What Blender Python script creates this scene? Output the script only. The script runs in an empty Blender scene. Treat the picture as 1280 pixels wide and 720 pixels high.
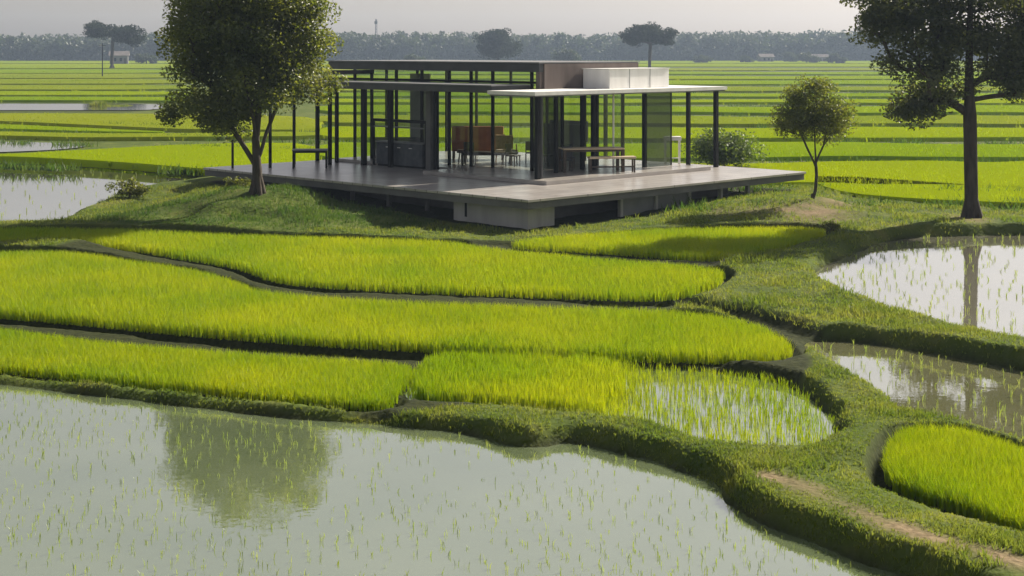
import bpy, bmesh, math, random
import numpy as np
from mathutils import Vector, Matrix

R = np.random.default_rng(7)
random.seed(7)
scene = bpy.context.scene
COL = scene.collection
H, F, YH = 6.7, 1867.0, 62.0          # eye height, focal length in pixels, horizon row
SUN_AZ, SUN_EL = 50.0, 35.0           # sun behind the scene, to the right

def G(px, py, z=0.0):
    """ground point seen at a pixel of the 1280x720 photograph, on the level z"""
    Y = (H - z) * F / (py - YH)
    return ((px - 640.0) * Y / F, Y)

def GP(pts, z):
    return np.array([G(p[0], p[1], z) for p in pts])

# ------------------------------------------------------------------ materials
def new_mat(name):
    m = bpy.data.materials.new(name); m.use_nodes = True
    nt = m.node_tree; nt.nodes.clear()
    out = nt.nodes.new('ShaderNodeOutputMaterial')
    return m, nt, out

def nd(nt, t, **kw):
    n = nt.nodes.new(t)
    for k, v in kw.items():
        if k.startswith('i_'):
            n.inputs[k[2:].replace('_', ' ')].default_value = v
        else:
            setattr(n, k, v)
    return n

def ramp(nt, stops, src):
    n = nt.nodes.new('ShaderNodeValToRGB')
    e = n.color_ramp.elements
    while len(e) < len(stops): e.new(0.5)
    for i, (p, c) in enumerate(stops):
        e[i].position = p; e[i].color = (c[0], c[1], c[2], 1)
    nt.links.new(src, n.inputs['Fac'])
    return n

def solid(name, c0, c1, scale=3.0, rough=0.6, spec=0.5, bump=0.0, metallic=0.0, stretch=None, bscale=None, joints=None):
    m, nt, out = new_mat(name)
    b = nd(nt, 'ShaderNodeBsdfPrincipled')
    tc = nd(nt, 'ShaderNodeTexCoord')
    src = tc.outputs['Object']
    if stretch:
        mp = nd(nt, 'ShaderNodeMapping'); mp.inputs['Scale'].default_value = stretch
        nt.links.new(src, mp.inputs['Vector']); src = mp.outputs['Vector']
    nz = nd(nt, 'ShaderNodeTexNoise'); nz.inputs['Scale'].default_value = scale; nz.inputs['Detail'].default_value = 6
    nt.links.new(src, nz.inputs['Vector'])
    r = ramp(nt, [(0.3, c0), (0.7, c1)], nz.outputs['Fac'])
    col = r.outputs['Color']
    if joints:                                   # dark open joints between slabs or boards
        br = nd(nt, 'ShaderNodeTexBrick'); br.inputs['Scale'].default_value = 1.0
        br.inputs['Brick Width'].default_value = joints[0]; br.inputs['Row Height'].default_value = joints[1]
        br.inputs['Mortar Size'].default_value = joints[2]; br.inputs['Mortar Smooth'].default_value = 0.1
        br.inputs['Color1'].default_value = (1, 1, 1, 1); br.inputs['Color2'].default_value = (0.86, 0.86, 0.87, 1); br.inputs['Mortar'].default_value = (0.3, 0.29, 0.28, 1)
        mpj = nd(nt, 'ShaderNodeMapping'); mpj.inputs['Location'].default_value = (0.61, 0.29, 0)
        nt.links.new(tc.outputs['Object'], mpj.inputs['Vector']); nt.links.new(mpj.outputs['Vector'], br.inputs['Vector'])
        mj = nd(nt, 'ShaderNodeMix', data_type='RGBA', blend_type='MULTIPLY'); mj.inputs[0].default_value = 1.0
        nt.links.new(col, mj.inputs[6]); nt.links.new(br.outputs['Color'], mj.inputs[7]); col = mj.outputs[2]
    nt.links.new(col, b.inputs['Base Color'])
    b.inputs['Roughness'].default_value = rough
    b.inputs['Specular IOR Level'].default_value = spec
    b.inputs['Metallic'].default_value = metallic
    if bump:
        n2 = nd(nt, 'ShaderNodeTexNoise'); n2.inputs['Scale'].default_value = bscale or scale * 4; n2.inputs['Detail'].default_value = 5
        nt.links.new(src, n2.inputs['Vector'])
        bp = nd(nt, 'ShaderNodeBump'); bp.inputs['Strength'].default_value = bump; bp.inputs['Distance'].default_value = 0.02
        nt.links.new(n2.outputs['Fac'], bp.inputs['Height']); nt.links.new(bp.outputs['Normal'], b.inputs['Normal'])
    nt.links.new(b.outputs['BSDF'], out.inputs['Surface'])
    return m

def leafy(name, c0, c1, t0, t1, trans=0.5, nscale=0.6, rough=0.5, gloss=0.05):
    """leaf material: diffuse + translucent, colour varying from leaf to leaf and in patches"""
    m, nt, out = new_mat(name)
    geo = nd(nt, 'ShaderNodeNewGeometry')
    nz = nd(nt, 'ShaderNodeTexNoise'); nz.inputs['Scale'].default_value = nscale; nz.inputs['Detail'].default_value = 3
    nt.links.new(geo.outputs['Position'], nz.inputs['Vector'])
    mx = nd(nt, 'ShaderNodeMath', operation='MULTIPLY_ADD')
    nt.links.new(geo.outputs['Random Per Island'], mx.inputs[0]); mx.inputs[1].default_value = 0.45
    sub = nd(nt, 'ShaderNodeMath', operation='MULTIPLY_ADD'); sub.inputs[1].default_value = 1.3; sub.inputs[2].default_value = -0.37
    nt.links.new(nz.outputs['Fac'], sub.inputs[0]); nt.links.new(sub.outputs[0], mx.inputs[2])
    a = ramp(nt, [(0.2, c0), (0.9, c1)], mx.outputs[0])
    b = ramp(nt, [(0.2, t0), (0.9, t1)], mx.outputs[0])
    d = nd(nt, 'ShaderNodeBsdfDiffuse'); nt.links.new(a.outputs['Color'], d.inputs['Color'])
    t = nd(nt, 'ShaderNodeBsdfTranslucent'); nt.links.new(b.outputs['Color'], t.inputs['Color'])
    ms = nd(nt, 'ShaderNodeMixShader'); ms.inputs[0].default_value = trans
    nt.links.new(d.outputs[0], ms.inputs[1]); nt.links.new(t.outputs[0], ms.inputs[2])
    g = nd(nt, 'ShaderNodeBsdfGlossy'); g.inputs['Roughness'].default_value = rough
    m2 = nd(nt, 'ShaderNodeMixShader'); m2.inputs[0].default_value = gloss
    nt.links.new(ms.outputs[0], m2.inputs[1]); nt.links.new(g.outputs[0], m2.inputs[2])
    nt.links.new(m2.outputs[0], out.inputs['Surface'])
    return m

M = {}
M['rice'] = leafy('rice_leaf', (0.17, 0.29, 0.006), (0.37, 0.42, 0.010), (0.30, 0.46, 0.004), (0.60, 0.63, 0.008), 0.40, 0.28, 0.5, 0.02)
M['rice_far'] = leafy('rice_leaf_far', (0.22, 0.32, 0.006), (0.34, 0.41, 0.008), (0.34, 0.48, 0.004), (0.52, 0.59, 0.006), 0.45, 0.02, 0.5, 0.0)
M['rice_far_green'] = leafy('rice_leaf_green', (0.18, 0.29, 0.008), (0.29, 0.38, 0.012), (0.28, 0.44, 0.006), (0.45, 0.55, 0.009), 0.45, 0.03, 0.5, 0.0)
M['rice_far_olive'] = leafy('rice_leaf_ripening', (0.20, 0.28, 0.02), (0.31, 0.35, 0.03), (0.32, 0.42, 0.014), (0.5, 0.53, 0.03), 0.45, 0.03, 0.5, 0.0)
M['seedling'] = leafy('seedling_leaf', (0.17, 0.27, 0.05), (0.28, 0.35, 0.06), (0.3, 0.42, 0.05), (0.44, 0.5, 0.08), 0.5, 0.5)
M['grass'] = leafy('grass_leaf', (0.08, 0.13, 0.018), (0.20, 0.22, 0.04), (0.15, 0.24, 0.02), (0.36, 0.38, 0.05), 0.5, 0.9, 0.5, 0.02)
M['grass_lush_shade'] = leafy('lush_shade_grass', (0.04, 0.085, 0.016), (0.09, 0.14, 0.022), (0.07, 0.16, 0.015), (0.16, 0.24, 0.03), 0.42, 0.9, 0.5, 0.02)  # lush green, lowered in tone to carry the mound's shade
M['leaf'] = leafy('broad_leaf', (0.045, 0.07, 0.018), (0.115, 0.14, 0.028), (0.13, 0.18, 0.016), (0.36, 0.37, 0.04), 0.5, 0.9, 0.45, 0.05)
M['leaf_dark'] = leafy('dark_leaf', (0.035, 0.052, 0.018), (0.075, 0.094, 0.024), (0.08, 0.11, 0.016), (0.22, 0.23, 0.03), 0.38, 0.7, 0.45, 0.06)
M['leaf_bush'] = leafy('bush_leaf', (0.06, 0.11, 0.025), (0.13, 0.19, 0.04), (0.12, 0.2, 0.02), (0.22, 0.28, 0.04), 0.45, 1.5, 0.45, 0.06)
M['leaf_solitary'] = leafy('solitary_leaf', (0.014, 0.024, 0.012), (0.03, 0.042, 0.016), (0.02, 0.034, 0.01), (0.04, 0.05, 0.014), 0.3, 0.08, 0.5, 0.01)
M['leaf_far'] = leafy('far_leaf', (0.03, 0.05, 0.02), (0.055, 0.075, 0.025), (0.05, 0.08, 0.02), (0.08, 0.10, 0.03), 0.35, 0.05)
M['bark'] = solid('bark', (0.035, 0.029, 0.024), (0.09, 0.075, 0.06), 5, 0.9, 0.2, 0.8, stretch=(1, 1, 0.25))
M['steel'] = solid('dark_steel', (0.006, 0.0065, 0.008), (0.012, 0.0125, 0.015), 2, 0.6, 0.12)
M['roof'] = solid('dark_roof_metal', (0.03, 0.032, 0.038), (0.055, 0.057, 0.064), 1.2, 0.5, 0.5, 0.05)
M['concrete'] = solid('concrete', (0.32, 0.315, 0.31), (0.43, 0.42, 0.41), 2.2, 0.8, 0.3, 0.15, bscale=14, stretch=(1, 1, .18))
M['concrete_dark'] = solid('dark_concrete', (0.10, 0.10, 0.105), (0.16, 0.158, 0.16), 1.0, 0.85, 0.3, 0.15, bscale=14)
M['brown'] = solid('brown_render', (0.11, 0.09, 0.085), (0.17, 0.14, 0.13), 2.0, 0.85, 0.3, 0.1, bscale=20, stretch=(1, 1, .2))
M['white'] = solid('white_paint', (0.70, 0.695, 0.68), (0.84, 0.84, 0.83), 2.6, 0.5, 0.4, 0.02, stretch=(1, 1, .12))
M['deck'] = solid('deck_boards', (0.31, 0.29, 0.28), (0.44, 0.415, 0.395), 0.9, 0.28, 0.5, 0.03, bscale=9, joints=(2.4, 0.6, 0.018))
M['floor'] = solid('floor_tile', (0.28, 0.26, 0.245), (0.40, 0.375, 0.35), 0.9, 0.25, 0.5, 0.02)
M['grey'] = solid('grey_panel', (0.15, 0.155, 0.165), (0.22, 0.225, 0.235), 1.0, 0.6, 0.4, 0.05)
M['rust'] = solid('rust_leather', (0.36, 0.12, 0.045), (0.5, 0.18, 0.07), 2.5, 0.5, 0.4, 0.1)
M['wood'] = solid('wood', (0.26, 0.13, 0.06), (0.42, 0.24, 0.12), 3, 0.45, 0.4, 0.05, stretch=(1, 8, 8))
M['pale_wood'] = solid('pale_wood', (0.5, 0.4, 0.28), (0.66, 0.54, 0.4), 3, 0.5, 0.4, 0.05, stretch=(1, 8, 8))
M['dark_wood'] = solid('dark_wood', (0.04, 0.028, 0.02), (0.08, 0.055, 0.04), 3, 0.45, 0.4, 0.05, stretch=(1, 8, 8))
M['cushion'] = solid('pale_cushion', (0.6, 0.58, 0.54), (0.7, 0.68, 0.64), 4, 0.9, 0.2, 0.2)
M['slate'] = solid('slate_fabric', (0.06, 0.068, 0.08), (0.10, 0.11, 0.125), 4, 0.85, 0.25, 0.2)
M['house_wall'] = solid('house_wall', (0.16, 0.16, 0.16), (0.22, 0.215, 0.21), 0.3, 0.9, 0.2)
M['house_roof'] = solid('house_roof', (0.12, 0.105, 0.10), (0.2, 0.18, 0.17), 0.5, 0.9, 0.2)
M['soil'] = solid('bare_soil', (0.10, 0.075, 0.05), (0.2, 0.155, 0.11), 1.5, 0.95, 0.1, 0.6)

def glass(name, tint, refl=1.0, rough=0.0, body=0.0, bodycol=(0.3, 0.33, 0.3)):
    m, nt, out = new_mat(name)
    tr = nd(nt, 'ShaderNodeBsdfTransparent'); tr.inputs['Color'].default_value = (*tint, 1)
    gl = nd(nt, 'ShaderNodeBsdfGlossy'); gl.inputs['Roughness'].default_value = rough
    lw = nd(nt, 'ShaderNodeLayerWeight'); lw.inputs['Blend'].default_value = 0.5
    pw = nd(nt, 'ShaderNodeMath', operation='POWER'); pw.inputs[1].default_value = 5.0
    nt.links.new(lw.outputs['Facing'], pw.inputs[0])
    fr = nd(nt, 'ShaderNodeMath', operation='MULTIPLY_ADD'); fr.inputs[1].default_value = 0.8; fr.inputs[2].default_value = 0.04
    nt.links.new(pw.outputs[0], fr.inputs[0])
    tc = nd(nt, 'ShaderNodeTexCoord'); nz = nd(nt, 'ShaderNodeTexNoise'); nz.inputs['Scale'].default_value = 0.5
    nt.links.new(tc.outputs['Object'], nz.inputs['Vector'])
    mm = nd(nt, 'ShaderNodeMath', operation='MULTIPLY'); mm.inputs[1].default_value = refl
    nt.links.new(fr.outputs[0], mm.inputs[0])
    bp = nd(nt, 'ShaderNodeBump'); bp.inputs['Strength'].default_value = 0.02
    nt.links.new(nz.outputs['Fac'], bp.inputs['Height']); nt.links.new(bp.outputs['Normal'], gl.inputs['Normal'])
    base = tr
    if body:
        df = nd(nt, 'ShaderNodeBsdfDiffuse'); df.inputs['Color'].default_value = (*bodycol, 1)
        mb = nd(nt, 'ShaderNodeMixShader'); mb.inputs[0].default_value = body
        nt.links.new(tr.outputs[0], mb.inputs[1]); nt.links.new(df.outputs[0], mb.inputs[2]); base = mb
    mx = nd(nt, 'ShaderNodeMixShader')
    nt.links.new(mm.outputs[0], mx.inputs[0]); nt.links.new(base.outputs[0], mx.inputs[1]); nt.links.new(gl.outputs[0], mx.inputs[2])
    nt.links.new(mx.outputs[0], out.inputs['Surface'])
    return m
M['glass'] = glass('clear_glass', (0.93, 0.96, 0.94), 1.3)
M['glass_grey'] = glass('smoked_glass', (0.5, 0.55, 0.5), 1.0, 0.02, 0.25, (0.2, 0.22, 0.2))

def water_mat(name, c0, c1, refl_min, refl_max):
    """shallow muddy paddy water: silt colour below a reflecting film with fine ripples"""
    m, nt, out = new_mat(name)
    geo = nd(nt, 'ShaderNodeNewGeometry')
    nz = nd(nt, 'ShaderNodeTexNoise'); nz.inputs['Scale'].default_value = 0.35; nz.inputs['Detail'].default_value = 4
    nt.links.new(geo.outputs['Position'], nz.inputs['Vector'])
    r = ramp(nt, [(0.3, c0), (0.7, c1)], nz.outputs['Fac'])
    d = nd(nt, 'ShaderNodeBsdfDiffuse'); nt.links.new(r.outputs['Color'], d.inputs['Color'])
    g = nd(nt, 'ShaderNodeBsdfGlossy'); g.inputs['Roughness'].default_value = 0.02
    n2 = nd(nt, 'ShaderNodeTexNoise'); n2.inputs['Scale'].default_value = 5.0; n2.inputs['Detail'].default_value = 3
    nt.links.new(geo.outputs['Position'], n2.inputs['Vector'])
    bp = nd(nt, 'ShaderNodeBump'); bp.inputs['Strength'].default_value = 0.02; bp.inputs['Distance'].default_value = 0.05
    nt.links.new(n2.outputs['Fac'], bp.inputs['Height']); nt.links.new(bp.outputs['Normal'], g.inputs['Normal'])
    fr = nd(nt, 'ShaderNodeFresnel'); fr.inputs['IOR'].default_value = 1.33
    mr = nd(nt, 'ShaderNodeMapRange'); mr.inputs['From Min'].default_value = 0.0; mr.inputs['From Max'].default_value = 0.6
    mr.inputs['To Min'].default_value = refl_min; mr.inputs['To Max'].default_value = refl_max
    nt.links.new(fr.outputs[0], mr.inputs['Value'])
    mx = nd(nt, 'ShaderNodeMixShader'); nt.links.new(mr.outputs[0], mx.inputs[0])
    nt.links.new(d.outputs[0], mx.inputs[1]); nt.links.new(g.outputs[0], mx.inputs[2])
    nt.links.new(mx.outputs[0], out.inputs['Surface'])
    return m
M['water'] = water_mat('pond_water', (0.15, 0.20, 0.10), (0.20, 0.25, 0.135), 0.45, 0.97)
M['water_mid'] = water_mat('sheltered_pond_water', (0.21, 0.22, 0.11), (0.28, 0.28, 0.15), 0.5, 0.97)
M['water_pale'] = water_mat('pale_pond_water', (0.29, 0.285, 0.215), (0.37, 0.355, 0.275), 0.45, 0.95)

# ------------------------------------------------------------------ object helpers
def tag(o, label=None, cat=None, group=None, kind=None):
    if label: o['label'] = label
    if cat: o['category'] = cat
    if group: o['group'] = group
    if kind: o['kind'] = kind
    return o

def link(name, me, mat=None, parent=None, loc=(0, 0, 0), smooth=False):
    o = bpy.data.objects.new(name, me); COL.objects.link(o)
    if mat: me.materials.append(mat)
    if parent: o.parent = parent
    o.location = loc
    if smooth:
        for p in me.polygons: p.use_smooth = True
    return o

def empty(name, loc, rz=0.0):
    o = bpy.data.objects.new(name, None); COL.objects.link(o)
    o.empty_display_size = 0.3
    o.location = loc; o.rotation_euler = (0, 0, rz)
    return o

def mesh_polys(name, verts, loops, totals):
    me = bpy.data.meshes.new(name)
    verts = np.asarray(verts, dtype=np.float32)
    me.vertices.add(len(verts)); me.vertices.foreach_set('co', verts.ravel())
    loops = np.asarray(loops, dtype=np.int32); totals = np.asarray(totals, dtype=np.int32)
    me.loops.add(len(loops)); me.loops.foreach_set('vertex_index', loops)
    me.polygons.add(len(totals))
    starts = np.concatenate([[0], np.cumsum(totals)[:-1]]).astype(np.int32)
    me.polygons.foreach_set('loop_start', starts); me.polygons.foreach_set('loop_total', totals)
    me.polygons.foreach_set('use_smooth', np.zeros(len(totals), bool))
    me.update(calc_edges=True); me.validate()
    return me

class MB:
    def __init__(s): s.bm = bmesh.new()
    def box(s, x0, x1, y0, y1, z0, z1, bev=0.0):
        r = bmesh.ops.create_cube(s.bm, size=1.0)
        bmesh.ops.scale(s.bm, vec=(x1 - x0, y1 - y0, z1 - z0), verts=r['verts'])
        bmesh.ops.translate(s.bm, vec=((x0 + x1) / 2, (y0 + y1) / 2, (z0 + z1) / 2), verts=r['verts'])
        if bev:
            ed = list({e for v in r['verts'] for e in v.link_edges})
            bmesh.ops.bevel(s.bm, geom=ed, offset=bev, segments=2, affect='EDGES', profile=0.5)
        return s
    def cyl(s, p, q, r0, r1=None, n=10):
        p, q = Vector(p), Vector(q); d = q - p
        r = bmesh.ops.create_cone(s.bm, cap_ends=True, segments=n, radius1=r0, radius2=r0 if r1 is None else r1, depth=d.length)
        m = Matrix.Translation((p + q) / 2) @ d.to_track_quat('Z', 'Y').to_matrix().to_4x4()
        bmesh.ops.transform(s.bm, matrix=m, verts=r['verts'])
        return s
    def prism(s, pts, z0, z1):
        a = [s.bm.verts.new((p[0], p[1], z0)) for p in pts]; b = [s.bm.verts.new((p[0], p[1], z1)) for p in pts]
        n = len(pts)
        s.bm.faces.new(b); s.bm.faces.new(a[::-1])
        for i in range(n): s.bm.faces.new((a[i], a[(i + 1) % n], b[(i + 1) % n], b[i]))
        return s
    def build(s, name, mat, parent=None, loc=(0, 0, 0), smooth=False):
        bmesh.ops.recalc_face_normals(s.bm, faces=s.bm.faces)
        me = bpy.data.meshes.new(name); s.bm.to_mesh(me); s.bm.free()
        return link(name, me, mat, parent, loc, smooth)

def chaikin(P, n=2):
    P = np.asarray(P, float)
    for _ in range(n):
        Q = np.roll(P, -1, axis=0)
        P = np.stack([0.78 * P + 0.22 * Q, 0.22 * P + 0.78 * Q], 1).reshape(-1, 2)
    return P

def sdist(P, poly):
    """signed distance of points to a polygon, negative inside"""
    P = np.asarray(P, float); res = np.full(len(P), 1e9); inside = np.zeros(len(P), bool)
    n = len(poly)
    for i in range(n):
        a = poly[i]; b = poly[(i + 1) % n]; e = b - a
        w = P - a
        t = np.clip((w @ e) / max(e @ e, 1e-9), 0, 1)
        d = w - t[:, None] * e
        res = np.minimum(res, (d ** 2).sum(1))
        c = ((a[1] > P[:, 1]) != (b[1] > P[:, 1]))
        if abs(e[1]) > 1e-9:
            xi = a[0] + (P[:, 1] - a[1]) / e[1] * e[0]
            inside ^= c & (P[:, 0] < xi)
    res = np.sqrt(res)
    return np.where(inside, -res, res)

def sstep(t):
    t = np.clip(t, 0, 1); return t * t * (3 - 2 * t)

def vnoise(x, y, s, seed=0):
    """smooth value noise"""
    x = x / s + 37.2 * seed; y = y / s - 11.7 * seed
    xi, yi = np.floor(x), np.floor(y); fx, fy = sstep(x - xi), sstep(y - yi)
    def h(a, b):
        v = np.sin(a * 127.1 + b * 311.7 + seed * 74.7) * 43758.5453
        return v - np.floor(v)
    return (h(xi, yi) * (1 - fx) + h(xi + 1, yi) * fx) * (1 - fy) + (h(xi, yi + 1) * (1 - fx) + h(xi + 1, yi + 1) * fx) * fy

# ------------------------------------------------------------------ layout of the land
# ponds: outline on the water level, level, bank width
PONDS = {
 'near': ([(-330, 440), (-150, 462), (0, 481), (100, 492), (200, 505), (330, 519), (430, 529), (520, 536), (585, 541), (625, 556), (668, 560), (706, 551), (760, 562), (830, 580), (892, 604), (905, 626), (960, 658), (1050, 692), (1130, 722), (1250, 775), (1500, 900), (1500, 2200), (-900, 2200), (-900, 500)], 0.0, 0.30),
 'left': ([(-260, 201), (0, 203), (120, 208), (200, 215), (248, 223), (250, 228), (212, 238), (150, 245), (110, 258), (78, 276), (0, 279), (-300, 281)], 0.50, 0.35),
 'right': ([(1012, 345), (1030, 333), (1060, 320), (1095, 306), (1132, 297), (1280, 294), (1500, 293), (1560, 340), (1500, 470), (1380, 448), (1280, 428), (1200, 411), (1110, 386), (1050, 364)], 0.33, 0.35),
 'middle': ([(1003, 428), (1050, 426), (1100, 431), (1200, 448), (1290, 466), (1500, 510), (1600, 640), (1400, 590), (1280, 558), (1215, 538), (1155, 528), (1128, 522), (1112, 500), (1066, 474), (1018, 446)], 0.13, 0.30),
 'sparse': ([(530, 449), (640, 452), (760, 456), (860, 463), (950, 472), (992, 482), (1020, 500), (1044, 528), (1048, 545), (1018, 562), (975, 569), (915, 563), (860, 550), (790, 532), (700, 517), (600, 508), (498, 502)], 0.10, 0.28),
 'strip_upper': ([(-160, 128.6), (60, 128.6), (150, 129), (204, 130.5), (200, 137.5), (110, 137.5), (-160, 137.5)], 0.77, 0.3),
 'strip_lower': ([(-160, 174), (0, 175.5), (70, 178.5), (114, 182.5), (70, 187), (0, 190), (-160, 194)], 0.77, 0.3),
}
# rice fields: outline of the tops of the plants, level of the tops, plant height
FIELDS = {
 'front_left': ([(-300, 375), (-120, 390), (0, 403), (120, 420), (240, 430), (400, 440), (522, 447), (508, 470), (486, 497), (400, 490), (260, 476), (120, 461), (0, 449), (-300, 415)], 0.38, 0.31),
 'middle_long': ([(-300, 312), (-100, 310), (0, 311), (90, 309), (150, 318), (230, 329), (290, 343), (318, 357), (370, 363), (500, 371), (700, 379), (830, 381), (905, 389), (955, 400), (990, 420), (990, 431), (955, 436), (850, 434), (700, 429), (520, 421), (350, 411), (200, 399), (100, 389), (0, 381), (-300, 360)], 0.54, 0.35),
 'back_long': ([(-300, 281), (0, 280), (120, 281), (300, 289), (480, 293), (560, 296), (620, 306), (760, 318), (906, 329), (904, 342), (870, 356), (826, 362), (700, 359), (500, 351), (372, 344), (332, 337), (303, 324), (240, 314), (160, 301), (90, 294), (0, 296), (-300, 300)], 0.64, 0.33),
 'front_of_house': ([(622, 299), (680, 291), (760, 285), (880, 280), (1030, 280), (1034, 288), (984, 303), (908, 316), (840, 313), (760, 306)], 0.71, 0.31),
 'corner': ([(1106, 548), (1118, 530), (1142, 523), (1200, 525), (1245, 538), (1290, 553), (1480, 600), (1550, 720), (1420, 690), (1280, 640), (1190, 606), (1128, 588), (1106, 572)], 0.50, 0.42),
}
PW = {k: (chaikin(GP(v[0], v[1]), 2), v[1], v[2]) for k, v in PONDS.items()}
FW = {k: (chaikin(GP(v[0], v[1]), 2), v[1], v[2]) for k, v in FIELDS.items()}

CTRL = [(0, 488, .2), (-300, 440, .2), (250, 490, .2), (500, 512, .22), (600, 514, .25), (700, 520, .27), (800, 548, .3), (900, 580, .32), (960, 598, .33), (1060, 648, .35), (1160, 690, .36), (1280, 720, .38), (1280, 680, .38), (1500, 760, .38),
 (1050, 475, .38), (1100, 520, .36), (1090, 560, .35), (1010, 580, .34), (1110, 600, .2), (1200, 630, .2),
 (960, 440, .38), (930, 400, .45), (880, 372, .48), (1000, 400, .42), (1060, 408, .5), (1150, 422, .53), (1280, 444, .53), (1450, 480, .53),
 (940, 345, .58), (990, 350, .55), (960, 315, .62), (1040, 300, .68), (1000, 285, .72), (1100, 285, .70), (1215, 274, .75), (1280, 280, .72), (1450, 280, .72), (1080, 255, .82), (1200, 250, .8), (1280, 245, .75),
 (1015, 248, 1.1), (978, 250, 1.0), (1060, 260, .9), (938, 258, .88),
 (630, 287, .55), (700, 280, .58), (800, 274, .60), (880, 268, .70), (500, 285, .5), (430, 270, .75),
 (322, 235, 1.5), (270, 237, 1.08), (400, 230, 1.12), (300, 250, 1.25), (212, 248, .66), (150, 259, .58), (100, 272, .56), (400, 264, .8), (320, 275, .65), (200, 275, .6), (292, 222, 1.1), (246, 227, .60),
 (0, 292, .55), (300, 308, .45), (600, 330, .4), (0, 400, .3), (400, 440, .2), (800, 380, .35), (200, 203, .72), (0, 203, .7), (400, 197, .85), (950, 200, .85), (1100, 220, .7), (1280, 220, .7), (0, 150, .7), (1000, 150, .7), (300, 150, .7), (1400, 180, .7), (-300, 200, .6), (600, 150, .7)]
CP = np.array([[*G(a, b, z), z] for a, b, z in CTRL])

# pavilion frame: a runs back to the right, b back to the left from the front corner of the deck
A0 = np.array([0.536, 50.0]); S2 = math.sqrt(0.5)
DA, DB, DZ = 16.4, 19.4, 1.665
def hw(a, b): return (A0[0] + (a - b) * S2, A0[1] + (a + b) * S2)
def wh(x, y):
    dx, dy = x - A0[0], y - A0[1]
    return (dx + dy) * S2, (dy - dx) * S2

def poly_dist_line(P, line):
    res = np.full(len(P), 1e9)
    for i in range(len(line) - 1):
        a, b = line[i], line[i + 1]; e = b - a; w = P - a
        t = np.clip((w @ e) / (e @ e), 0, 1); d = w - t[:, None] * e
        res = np.minimum(res, np.hypot(d[:, 0], d[:, 1]))
    return res
SHADE_DITCH = GP([(850, 381), (905, 390), (960, 402), (1000, 415), (1012, 432)], 0.3)  # channel sunk and toned dark where the ground lies in shade

def ground_z(x, y, ponds=True):
    x = np.asarray(x, float).ravel(); y = np.asarray(y, float).ravel()
    P = np.stack([x, y], 1)
    num = np.zeros(len(x)); den = np.zeros(len(x))
    for c in CP:
        d2 = (x - c[0]) ** 2 + (y - c[1]) ** 2 + 0.15
        w = d2 ** -1.7
        num += w * c[2]; den += w
    z = num / den
    far = sstep((np.hypot(x * 1.3, y - 45) - 32) / 12)
    z = z * (1 - far) + 0.7 * far
    near = 1 - sstep((y - 70) / 25)
    z += near * ((vnoise(x, y, 1.1, 1) - .5) * 0.07 + (vnoise(x, y, 0.37, 2) - .5) * 0.035)
    a, b = wh(x, y)
    ins = sstep((np.minimum(np.minimum(a + .1, DA + .1 - a), np.minimum(b + .1, DB + .1 - b))) / 0.5)
    z = np.where(ins > 0, np.minimum(z, z * (1 - ins) + np.minimum(z, 0.72 + 0.35 * sstep((b - 9) / 6)) * ins), z)
    nearp = (y < 95); fq = []
    for k, (poly, zt, hh) in FW.items():
        i = np.where(nearp)[0]
        d = sdist(P[i], poly)
        w = sstep((0.34 - d) / 0.25)
        z[i] = z[i] * (1 - w) + np.minimum(z[i], zt - hh - 0.10 * sstep((d + .15) / .25)) * w
        dfull = np.full(len(x), 9.0); dfull[i] = d
        if k != 'corner': fq.append(dfull)
    fq = np.sort(np.array(fq), 0); z -= 0.14 * sstep((2.0 - fq[0] - fq[1]) / .4) * (fq[0] > 0)      # the furrow between two crops
    dd = poly_dist_line(P, SHADE_DITCH); z -= 0.30 * sstep((.75 - dd) / .6)
    for k, (poly, zw, bw) in PW.items():
        if k.startswith('strip'): continue
        d = sdist(P, poly)
        dn = d + (vnoise(x, y, 0.8, 5) - .5) * 0.22 * (y < 60)
        zb = zw - 0.25 * sstep(-dn / 0.5)
        up = zw + np.maximum(z - zw, 0.06) * sstep(dn / bw + 0.02)
        z = np.where(dn <= 0, np.minimum(zb, zw - 0.01), np.where(dn < bw, np.minimum(up, np.maximum(z, zw + .05)), z))
    return z

# ------------------------------------------------------------------ ground: one sheet to the horizon
def axis(lo, hi, step, far_lo, far_hi, grow=1.16):
    core = list(np.arange(lo, hi + 1e-6, step))
    s, v = step, hi
    right = []
    while v < far_hi: s *= grow; v += s; right.append(v)
    s, v = step, lo
    left = []
    while v > far_lo: s *= grow; v -= s; left.append(v)
    return np.array(left[::-1] + core + right)

xs = axis(-17, 19, 0.11, -2500, 2500); ys = axis(18.0, 64, 0.11, -60, 4200, 1.12)
XX, YY = np.meshgrid(xs, ys)
gx, gy = XX.ravel(), YY.ravel()
gz = ground_z(gx, gy)
nx, ny = len(xs), len(ys)
idx = np.arange(nx * ny).reshape(ny, nx)
q = np.stack([idx[:-1, :-1], idx[:-1, 1:], idx[1:, 1:], idx[1:, :-1]], -1).reshape(-1, 4)
gme = mesh_polys('ground', np.stack([gx, gy, gz], 1), q.ravel(), np.full(len(q), 4))
gme.polygons.foreach_set('use_smooth', np.ones(len(q), bool))

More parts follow.
